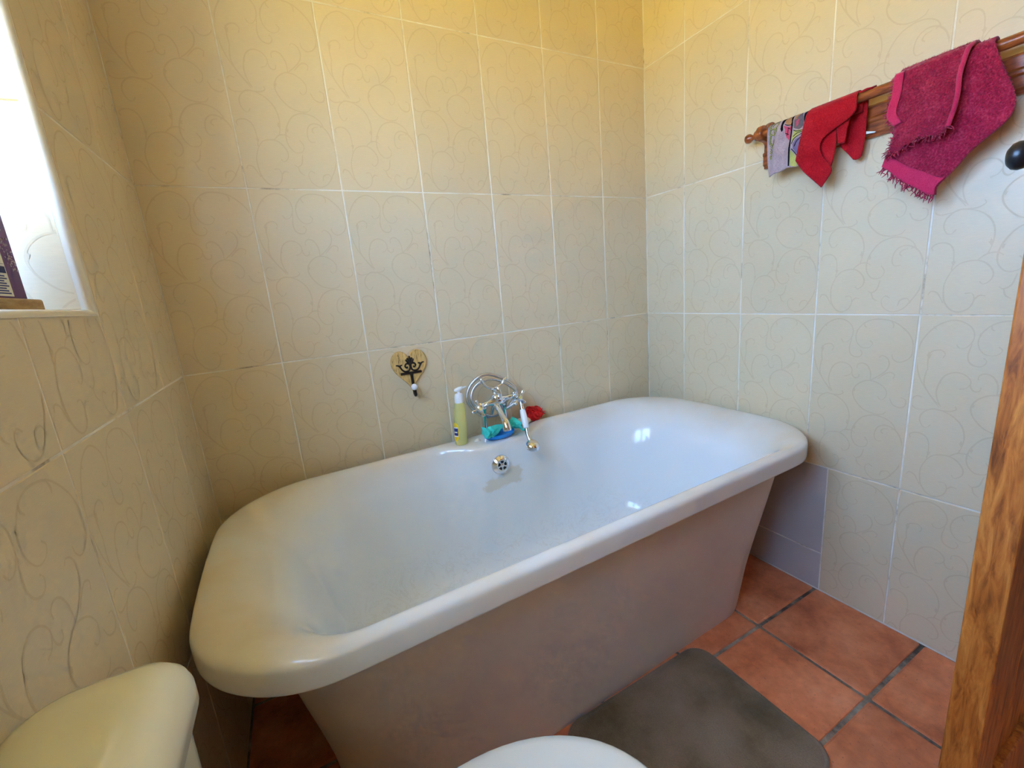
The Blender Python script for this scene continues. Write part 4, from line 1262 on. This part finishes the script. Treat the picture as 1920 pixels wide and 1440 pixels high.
# ------------------------------------------------------------------ towel rail on the right wall
tr = thing(empty('towel_rail', (R, -0.9, 1.45)), 'turned wooden towel rail on a moulded backboard', 'towel rail')
RX, RZ, RR = 1.674, 1.4955, 0.0115
Y0, Y1 = -0.535, -1.295
def rail_prof(prof, y0, y1, name):
    mb = MB()
    mb.rings([[(R - a, y0, b) for a, b in prof], [(R - a, y1, b) for a, b in prof]], True, True, True)
    return child_at(mb.build(name, M['rail_wood'], bevel=0.0012), tr)
rail_prof([(0.0006, 1.402), (0.012, 1.402), (0.012, 1.408), (0.018, 1.412), (0.018, 1.436), (0.021, 1.440), (0.021, 1.447), (0.014, 1.452), (0.014, 1.476), (0.010, 1.482), (0.0006, 1.482)], Y0 + 0.01, Y1 + 0.03, 'backboard')
child_at(MB().tube([(RX, Y0 + 0.004, RZ), (RX, -0.9, RZ), (RX, Y1, RZ)], RR, 20).build('dowel', M['rail_wood'], smooth=True, angle=50), tr)
for s, yb in ((1, -0.545), (-1, Y1 + 0.02)):
    # scrolled bracket: outline in the wall-normal plane, standing on edge
    br = [(0.0006, 1.445), (0.012, 1.440), (0.022, 1.446), (0.030, 1.456), (0.034, 1.468), (0.046, 1.474), (0.064, 1.476), (0.078, 1.486), (0.080, 1.500), (0.072, 1.514), (0.058, 1.519), (0.044, 1.516), (0.036, 1.522), (0.024, 1.530), (0.012, 1.530), (0.0006, 1.524)]
    br = [(p.x, p.y) for p in catmull([Vector((a, b, 0)) for a, b in br], 3)]
    mb = MB().prism(br, yb - 0.0095, yb + 0.0095, lambda u, v, d_: (R - u, d_, v))
    child_at(mb.build('bracket', M['rail_wood'], smooth=True, angle=45, bevel=0.004, bseg=3), tr)
    T = Matrix.Translation((RX, yb + s * 0.009, RZ)) @ Matrix.Rotation(-s * PI / 2, 4, 'X')
    child_at(MB().lathe([(0.004, -0.002), (0.0150, -0.002), (0.0165, 0.004), (0.0145, 0.010), (0.0085, 0.014), (0.0070, 0.019), (0.0085, 0.023), (0.0125, 0.028), (0.0138, 0.034), (0.0120, 0.041), (0.006, 0.0455), (0.002, 0.0465)], 22, T).build('finial', M['rail_wood'], smooth=True, angle=60), tr)

# ---- hanging cloths: boundary curves are in metres on the hanging plane (y, z)
def coons(P, nu, nv):
    def samp(c, n_):
        c = [Vector((a, b, 0)) for a, b in c]
        c = catmull(c, 8)
        L_ = [0.0]
        for a, b in zip(c, c[1:]):
            L_.append(L_[-1] + (b - a).length)
        out = []
        for i in range(n_ + 1):
            s = L_[-1] * i / n_
            k_ = 0
            while k_ < len(L_) - 2 and L_[k_ + 1] < s:
                k_ += 1
            t = (s - L_[k_]) / max(1e-9, L_[k_ + 1] - L_[k_])
            out.append(c[k_].lerp(c[k_ + 1], t))
        return out
    T_, B_2, L_2, R_2 = samp(P['top'], nu), samp(P['bottom'], nu), samp(P['left'], nv), samp(P['right'], nv)
    g2 = []
    for j in range(nv + 1):
        v = j / nv
        row = []
        for i in range(nu + 1):
            u = i / nu
            p = T_[i] * (1 - v) + B_2[i] * v + L_2[j] * (1 - u) + R_2[j] * u - (T_[0] * (1 - u) * (1 - v) + T_[-1] * u * (1 - v) + B_2[0] * (1 - u) * v + B_2[-1] * u * v)
            row.append((p.x, p.y))
        g2.append(row)
    return g2
def over_rail(row, rad, hang, n_=8):
    """rows that carry the cloth from the front top edge over the dowel and down behind it"""
    out = []
    for k_ in range(1, n_ + 1):
        a = PI * k_ / n_
        out.append([(RX - rad * math.cos(a), y, RZ + rad * math.sin(a)) for y, z in row])
    for k_ in range(1, 5):
        out.append([(min(R - 0.024, RX + rad + 0.002), y, RZ - hang * k_ / 4) for y, z in row])
    return out
def cloth(name, P, depth, mat, nu, nv, thick, wrap=None, parent=None, sub=0):
    g2 = coons(P, nu, nv)
    rows = []
    if wrap:
        rows += over_rail(g2[0], wrap[0], wrap[1])[::-1]
    for j, row in enumerate(g2):
        rr_ = []
        for y, z in row:
            x = depth(y, z)
            if wrap:
                # close to the dowel the cloth lies on it
                t = smooth01((RZ + wrap[0] - z) / 0.020)
                zc = min(z, RZ + wrap[0])
                h = max(-1.0, min(1.0, (zc - RZ) / wrap[0]))
                xr = RX - wrap[0] * math.sqrt(max(0.0, 1 - h * h)) if zc > RZ else RX - wrap[0]
                x = lerp(xr, min(x, RX - wrap[0] + 0.006), t)
                z = zc
            rr_.append((x, y, z))
        rows.append(rr_)
    mb = MB()
    W_ = len(rows[0])
    mb.add([p for r_ in rows for p in r_], [(i * W_ + j, i * W_ + j + 1, (i + 1) * W_ + j + 1, (i + 1) * W_ + j) for i in range(len(rows) - 1) for j in range(W_ - 1)])
    o = mb.build(name, mat, smooth=True)
    if parent is not None:
        o.parent = parent
    so = o.modifiers.new('thickness', 'SOLIDIFY')
    so.thickness = thick
    so.offset = 0.0
    if sub:
        sb = o.modifiers.new('subdivision', 'SUBSURF')
        sb.levels = sub
        sb.render_levels = sub
    return o, rows
def pile(parent, rows, mat, count, length, off, seed, droop=0.5, name='pile', jmin=0):
    """short loose fibres standing on the cloth's front"""
    rnd = random.Random(seed)
    mb = MB()
    H_, W_ = len(rows), len(rows[0])
    for k_ in range(count):
        j, i = rnd.randrange(jmin, H_ - 1), rnd.randrange(W_ - 1)
        a, b, c_, d_ = (Vector(rows[j][i]), Vector(rows[j][i + 1]), Vector(rows[j + 1][i]), Vector(rows[j + 1][i + 1]))
        u, v = rnd.random(), rnd.random()
        p = a * (1 - u) * (1 - v) + b * u * (1 - v) + c_ * (1 - u) * v + d_ * u * v
        nn = (b - a).cross(c_ - a)
        if nn.length < 1e-12:
            continue
        nn.normalize()
        if nn.x > 0:
            nn = -nn
        t = Vector((rnd.gauss(0, 0.4), rnd.gauss(0, 0.7), rnd.gauss(-droop, 0.5)))
        dv = (nn * 0.8 + t).normalized()
        w_ = dv.cross(Vector((rnd.gauss(0, 1), rnd.gauss(0, 1), rnd.gauss(0, 1)))).normalized() * 0.00020
        p0 = p + nn * off
        L_ = length * rnd.uniform(0.5, 1.3)
        mid = p0 + dv * L_ * 0.6
        tip = mid + (dv + Vector((0, 0, -0.8))).normalized() * L_ * 0.5
        mb.add([p0 - w_, p0 + w_, mid + w_, mid - w_, tip], [(0, 1, 2, 3), (3, 2, 4)])
    o = mb.build(name, mat, parent)
    o['kind'] = 'stuff'
    return o
def fringe(parent, pts, mat, step, length, seed, dirv=(0, 0, -1), x=None, rad=0.0009):
    rnd = random.Random(seed)
    mb = MB()
    p = resample(catmull([Vector(q) for q in pts], 10), step)
    for q in p:
        dv = Vector(dirv).normalized()
        s = [q - dv * 0.003]
        for k_ in range(5):
            dv = (dv + Vector((rnd.gauss(0, 0.18), rnd.gauss(0, 0.4), rnd.gauss(0, 0.3)))).normalized()
            s.append(s[-1] + dv * length * rnd.uniform(0.14, 0.26))
        for t in s:
            t.x = min(t.x, R - 0.004)
        mb.tube(s, [rad, rad, rad, rad, rad * 0.8, rad * 0.4], 5)
    o = mb.build('fringe', mat, parent, smooth=True)
    o['kind'] = 'stuff'
    return o

# printed cloth nearest the back corner
def d_print(y, z):
    t = (1.51 - z)
    return 1.657 + 0.004 * math.sin((y + 0.57) * 150 + z * 20) * smooth01(t / 0.05) + 0.003 * mnoise.noise(Vector((y * 30, z * 18, 2)))
pr, rows = cloth('printed_cloth', PRINT, d_print, M['lilac'], 34, 40, 0.003, (0.0135, 0.06))
thing(pr, 'small lilac-grey printed cloth hanging nearest the rail end', 'cloth')
def on_print(y, z, off):
    zc = min(z, RZ + 0.0135)
    h = max(0.0, min(1.0, (zc - RZ) / 0.0135))
    xr = RX - 0.0135 * math.sqrt(max(0.0, 1 - h * h))
    t = smooth01((RZ + 0.0135 - z) / 0.020)
    x = lerp(xr, min(d_print(y, z), RX - 0.0135 + 0.006), t)
    nz = h * (1 - t)
    return (x - off * (1 - 0.5 * nz), y, zc + off * nz)
def poly_on(pts, off):
    """fine triangulated patch lying on the printed cloth"""
    bm = bmesh.new()
    vs_2 = [bm.verts.new((a, b, 0)) for a, b in pts]
    bm.faces.new(vs_2)
    for k_ in range(40):
        lo = [min(p[i] for p in pts) for i in (0, 1)]
    st = 0.004
    for ax_ in (0, 1):
        mn, mx = min(p[ax_] for p in pts), max(p[ax_] for p in pts)
        q = mn + st
        while q < mx:
            co = (q, 0, 0) if ax_ == 0 else (0, q, 0)
            no = (1, 0, 0) if ax_ == 0 else (0, 1, 0)
            bmesh.ops.bisect_plane(bm, geom=bm.verts[:] + bm.edges[:] + bm.faces[:], plane_co=co, plane_no=no)
            q += st
    bmesh.ops.triangulate(bm, faces=bm.faces[:])
    bm.verts.index_update()
    mb = MB()
    mb.add([on_print(v.co.x, v.co.y, off) for v in bm.verts], [tuple(v.index for v in f.verts) for f in bm.faces])
    bm.free()
    return mb
def stroke_on(pts, wid, off):
    p = catmull([Vector((a, b, 0)) for a, b in pts], 5)
    mb = MB()
    vs_2 = []
    for i, q in enumerate(p):
        t = (p[min(i + 1, len(p) - 1)] - p[max(i - 1, 0)])
        t = t.normalized() if t.length > 0 else Vector((1, 0, 0))
        nn = Vector((-t.y, t.x, 0)) * wid
        vs_2 += [on_print(q.x + nn.x, q.y + nn.y, off), on_print(q.x - nn.x, q.y - nn.y, off)]
    mb.add(vs_2, [(2 * i, 2 * i + 1, 2 * i + 3, 2 * i + 2) for i in range(len(p) - 1)])
    return mb
pmat = {'dark1': 'ink', 'dark2': 'ink', 'dark3': 'ink', 'tan': 'tan', 'tan2': 'tan', 'pink': 'pink', 'pink2': 'pink', 'grey': 'greyprint', 'green1': 'lime', 'green2': 'lime', 'violet': 'violet'}
for k_, pts in PSHAPE.items():
    poly_on(pts, 0.0021 if k_ != 'pink2' else 0.0025).build('print_patch', M['cloth_' + pmat[k_]], pr, smooth=True)
for k_, pts in PLINE.items():
    stroke_on(pts, 0.0009, 0.0026).build('print_line', M['cloth_ink'], pr, smooth=True)
for pts in PLETTER:
    stroke_on(pts, 0.0021, 0.0023).build('lettering', M['cloth_ink'], pr, smooth=True)
    stroke_on(pts, 0.0010, 0.0027).build('lettering', M['cloth_lime'], pr, smooth=True)

# red cloth with its folded corners
def d_red(y, z):
    t = (1.51 - z)
    return 1.650 + 0.007 * math.sin((y + 0.70) * 45 + z * 12) * smooth01(t / 0.08) + 0.003 * mnoise.noise(Vector((y * 22, z * 14, 5)))
red, rows_r = cloth('red_cloth', RED_A, d_red, M['red'], 36, 44, 0.004, (0.0160, 0.03))
thing(red, 'red terry face cloth draped with pointed corners on the rail', 'cloth')
pile(red, rows_r, M['red'], 5200, 0.0022, 0.0018, 3, name='pile', jmin=10)
o, rb = cloth('fold', RED_B, lambda y, z: 1.664 + 0.003 * math.sin(y * 90 + z * 40), M['red'], 14, 16, 0.004, None, red)
o, rc_ = cloth('fold', RED_C, lambda y, z: 1.667, M['red'], 10, 12, 0.004, None, red)
o, rd_ = cloth('back_panel', RED_D, lambda y, z: 1.698 + 0.004 * math.sin(y * 70), M['red'], 16, 20, 0.004, None, red)
# its top edge lies along the dowel
mb = MB()
pts = [(-0.765, 1.5095), (-0.785, 1.5100), (-0.805, 1.5100), (-0.820, 1.5096), (-0.832, 1.5082)]
tp = []
for k_ in range(7):
    a = PI * (0.30 + 0.55 * k_ / 6)
    rad = 0.0135
    tp.append([(RX - rad * math.cos(a), lerp(-0.770, -0.832 + 0.004 * math.sin(k_ * 2.1), i / 10), RZ + rad * math.sin(a) + 0.0012 * math.sin(i * 1.7 + k_)) for i in range(11)])
mb.add([p for r_ in tp for p in r_], [(i * 11 + j, i * 11 + j + 1, (i + 1) * 11 + j + 1, (i + 1) * 11 + j) for i in range(6) for j in range(10)])
o = mb.build('hem', M['red'], red, smooth=True)
so = o.modifiers.new('thickness', 'SOLIDIFY')
so.thickness = 0.004
so.offset = 0.0
tg = MB().prism([(-0.797, 1.4205), (-0.829, 1.4108), (-0.826, 1.4085), (-0.797, 1.4120)], 1.7005, 1.7015, lambda u, v, d_: (d_ - 0.10 * (u + 0.797), u, v)).build('care_tag', M['paper'], red)
tg['label'] = 'white care tag'

# magenta towel: inner layer and the shorter flap folded over it
def d_mag(y, z):
    t = (1.51 - z)
    return 1.652 + 0.006 * math.sin((y + 0.9) * 30 + z * 8) * smooth01(t / 0.08) + 0.004 * mnoise.noise(Vector((y * 15, z * 12, 8)))
mag, rows_m = cloth('magenta_towel', MAG_BACK, d_mag, M['magenta'], 44, 60, 0.007, (0.0165, 0.04))
thing(mag, 'fluffy magenta hand towel with frayed edges at the near end of the rail', 'towel')
def d_flap(y, z):
    t = (1.51 - z)
    return 1.6365 + 0.005 * math.sin((y + 0.9) * 36 + z * 10) * smooth01(t / 0.06) - 0.010 * smooth01(t / 0.12) + 0.003 * mnoise.noise(Vector((y * 20, z * 16, 3)))
fl, rows_f = cloth('folded_flap', MAG_FLAP, d_flap, M['magenta'], 36, 40, 0.007, (0.0235, 0.02), mag)
pile(mag, rows_m, M['magenta'], 20000, 0.0050, 0.0030, 11, jmin=11)
pile(mag, rows_f, M['magenta'], 15000, 0.0050, 0.0030, 12, jmin=8)
def edge_of(rows, side):
    if side == 'bottom':
        return rows[-1]
    return [r_[0] for r_ in rows[12:]] if side == 'left' else [r_[-1] for r_ in rows[12:]]
# woven hem bands along the bottom of the inner layer, the flap's left side and its free edge
def band(rows, j0, j1, i0, i1, off):
    mb = MB()
    sub_ = [[(p[0] - off, p[1], p[2]) for p in r_[i0:i1]] for r_ in rows[j0:j1]]
    W_ = len(sub_[0])
    mb.add([p for r_ in sub_ for p in r_], [(i * W_ + j, i * W_ + j + 1, (i + 1) * W_ + j + 1, (i + 1) * W_ + j) for i in range(len(sub_) - 1) for j in range(W_ - 1)])
    return mb
nr, nf = len(rows_m), len(rows_f)
for mb in (band(rows_m, nr - 8, nr, 0, 45, 0.0062), band(rows_f, 12, nf - 14, 0, 6, 0.0064)):
    o = mb.build('hem_band', M['magenta_hem'], mag, smooth=True)
    so = o.modifiers.new('thickness', 'SOLIDIFY')
    so.thickness = 0.002
mb = MB().tube([(p[0] - 0.003, p[1], p[2]) for p in edge_of(rows_f, 'right')], 0.0045, 8)
mb.build('selvedge', M['magenta_hem'], mag, smooth=True)
fringe(mag, edge_of(rows_m, 'bottom'), M['magenta'], 0.0024, 0.022, 31, (0, 0.35, -0.9), rad=0.0012)
fringe(mag, edge_of(rows_f, 'bottom'), M['magenta'], 0.0016, 0.018, 32, (-0.5, 0.1, -0.8))
fringe(mag, edge_of(rows_f, 'left'), M['magenta'], 0.0018, 0.014, 33, (0, 0.9, -0.3))
fringe(mag, edge_of(rows_m, 'right')[:30], M['magenta'], 0.0016, 0.0045, 34, (0, -0.8, -0.5))

# ------------------------------------------------------------------ toilet under the window
CZ = 0.772
YT = -1.140                                # centre line
to = thing(empty('toilet', (0.3, YT, 0)), 'cream toilet with low cistern beside the bath', 'toilet')
def rr2(cx, cy, hx, hy, r, n_=10):
    out = []
    for sx, sy, a0 in ((1, 1, 0), (-1, 1, PI / 2), (-1, -1, PI), (1, -1, 1.5 * PI)):
        for i in range(n_):
            a = a0 + (PI / 2) * i / (n_ - 1)
            out.append((cx + sx * (hx - r) + r * math.cos(a), cy + sy * (hy - r) + r * math.sin(a)))
    return out
rs = [[(x, y, z) for x, y in rr2(0.0690, YT + 0.006, 0.0650 * k, 0.181 * k2, 0.045)] for z, k, k2 in ((0.395, 0.80, 0.84), (0.40, 0.84, 0.88), (0.48, 0.90, 0.93), (0.60, 0.95, 0.97), (0.722, 0.98, 0.985))]
child_at(MB().rings(rs, True, True, True).build('cistern', M['ceramic'], smooth=True, angle=50), to)
rs = []
for z, ins in ((0.720, 0.004), (0.724, 0.0), (0.742, 0.0), (0.752, 0.003), (0.760, 0.010), (0.766, 0.022), (0.769, 0.040), (0.7700, 0.052)):
    rs.append([(x, y, z) for x, y in rr2(0.0715, YT + 0.006, 0.0700 - ins, 0.194 - ins, max(0.012, 0.050 - ins))])
child_at(MB().rings(rs, True, True, True).build('cistern_lid', M['ceramic'], smooth=True, angle=60), to)
child_at(MB().lathe([(0.003, 0.7695), (0.021, 0.7695), (0.021, 0.774), (0.018, 0.776), (0.003, 0.776)], 24, Matrix.Translation((0.071, YT, 0))).build('flush_button', M['chrome'], smooth=True, angle=40), to)
def oval(a_back, a_front, hw, n_=64, x0=0.20):
    """toilet seat outline: straight back, elliptical front"""
    out = []
    for i in range(n_):
        t = 2 * PI * i / n_
        c, s = math.cos(t), math.sin(t)
        x = c * (a_front if c > 0 else a_back)
        out.append((x0 + 0.19 + x, YT + hw * math.copysign(abs(s) ** 0.92, s)))
    return out
rs = []
for z, ax_, hw, sh in ((0.0, 0.150, 0.105, -0.02), (0.02, 0.150, 0.105, -0.02), (0.10, 0.135, 0.095, -0.02), (0.20, 0.150, 0.105, -0.01), (0.28, 0.185, 0.140, 0.0), (0.34, 0.215, 0.168, 0.0), (0.375, 0.228, 0.178, 0.0), (0.390, 0.228, 0.178, 0.0)):
    rs.append([(x + sh, y, z) for x, y in oval(0.20, ax_, hw)])
child_at(MB().rings(rs, True, True, True).build('bowl', M['ceramic'], smooth=True, angle=60), to)
for nm, zz in (('seat', ((0.391, 0.006), (0.393, 0.0), (0.403, 0.0), (0.408, 0.004), (0.409, 0.015))), ('seat_lid', ((0.4095, 0.003), (0.411, -0.002), (0.418, -0.002), (0.4225, 0.002), (0.4255, 0.012), (0.4270, 0.030), (0.4285, 0.08)))):
    rs = []
    for z, ins in zz:
        rs.append([(x, y, z) for x, y in oval(0.175 - ins, 0.236 - ins, 0.186 - ins)])
    child_at(MB().rings(rs, True, True, True).build(nm, M['seat_plastic'], smooth=True, angle=60), to)

# ------------------------------------------------------------------ bath mat
def mat_ring(ins, z, r):
    return [(x, y, z) for x, y in rr2(0.954, -0.8950, 0.250 - ins, 0.1905 - ins, r, 9)]
bm_o = thing(empty('bath_mat', (0.954, -0.8950, 0)), 'worn grey-brown bath mat on the terracotta floor', 'bath mat')
# pile surface as a fine grid inside the binding, gently uneven
nu, nv = 70, 54
mb = MB()
vs_, ok_ = [], {}
hx_, hy_, rr_ = 0.244, 0.1845, 0.05
for i in range(nu + 1):
    for j in range(nv + 1):
        u, v = i / nu * 2 - 1, j / nv * 2 - 1
        x, y = u * hx_, v * hy_
        # squash the square grid into the rounded rectangle
        ex, ey = max(0, abs(x) - (hx_ - rr_)), max(0, abs(y) - (hy_ - rr_))
        d2 = math.hypot(ex, ey)
        m_ = max(ex, ey)
        if ex > 0 and ey > 0:
            k_ = m_ / d2
            x = math.copysign(hx_ - rr_ + ex * k_, x)
            y = math.copysign(hy_ - rr_ + ey * k_, y)
        edge = min(hx_ - abs(u * hx_), hy_ - abs(v * hy_))
        z = 0.009 + 0.005 * smooth01(edge / 0.012) + 0.0016 * mnoise.noise(Vector((x * 14, y * 14, 1))) + 0.0007 * mnoise.noise(Vector((x * 60, y * 60, 4)))
        vs_.append((0.954 + x, -0.8950 + y, z))
W_ = nv + 1
mb.add(vs_, [(i * W_ + j, (i + 1) * W_ + j, (i + 1) * W_ + j + 1, i * W_ + j + 1) for i in range(nu) for j in range(nv)])
child_at(mb.build('pile', M['mat_pile'], smooth=True), bm_o)
child_at(MB().rings([mat_ring(0.002, 0.0002, 0.052), mat_ring(0.0, 0.004, 0.054), mat_ring(0.001, 0.009, 0.053), mat_ring(0.005, 0.0115, 0.050), mat_ring(0.010, 0.0105, 0.046), mat_ring(0.013, 0.006, 0.044)], True, True, False).build('binding', M['mat_pile'], smooth=True), bm_o)

# ------------------------------------------------------------------ window sill: pine board and purple carton
SZ = WIN['z0']
thing(MB().box(-0.120, -0.033, -0.800, -0.552, SZ + 0.0005, SZ + 0.0175).build('pine_board', M['pine'], bevel=0.003, bseg=3), 'small pale pine board lying on the window sill', 'board')
CT = SZ + 0.0178
ca = thing(empty('carton', (-0.08, -0.66, CT)), 'purple carton with a white label standing on the pine board', 'carton')
child_at(MB().box(-0.110, -0.043, -0.745, -0.567, CT, CT + 0.160).build('box', M['purple_card'], bevel=0.0015), ca)
xf = -0.0427
lab = child_at(MB().box(xf - 0.0004, xf, -0.735, -0.601, CT + 0.003, CT + 0.075).build('label', M['paper']), ca)
def on_lab(y0, y1, z0, z1, m_, nm='label_print'):
    o = MB().box(xf, xf + 0.0002, y0, y1, CT + z0, CT + z1).build(nm, M[m_])
    o.parent = lab
on_lab(-0.735, -0.603, 0.034, 0.043, 'navy_print')
for k_ in range(8):
    on_lab(-0.73, -0.606 - 0.004 * (k_ % 3), 0.006 + 0.0033 * k_, 0.0078 + 0.0033 * k_, 'blue_print')
on_lab(-0.735, -0.604, 0.046, 0.0465, 'navy_print')
on_lab(-0.735, -0.605, 0.060, 0.0605, 'navy_print')
child_at(MB().box(xf, xf + 0.0003, -0.740, -0.568, CT + 0.138, CT + 0.1405).build('print_line', M['lavender_print']), ca)
mb = MB()
rnd = random.Random(5)
for k_ in range(150):
    t = rnd.random()
    y = -0.598 + 0.022 * t + rnd.gauss(0, 0.0055)
    z = CT + 0.118 - 0.078 * t + rnd.gauss(0, 0.004)
    if y > -0.569:
        continue
    a = rnd.uniform(0, 6)
    r_ = rnd.uniform(0.0007, 0.0017)
    mb.add([(xf + 0.0003, y + r_ * math.cos(a + q * PI / 2) * (1.6 if q % 2 else 0.7), z + r_ * math.sin(a + q * PI / 2)) for q in range(4)], [(0, 1, 2, 3)])
o = child_at(mb.build('lavender_print', M['lavender_print']), ca)
o['kind'] = 'stuff'
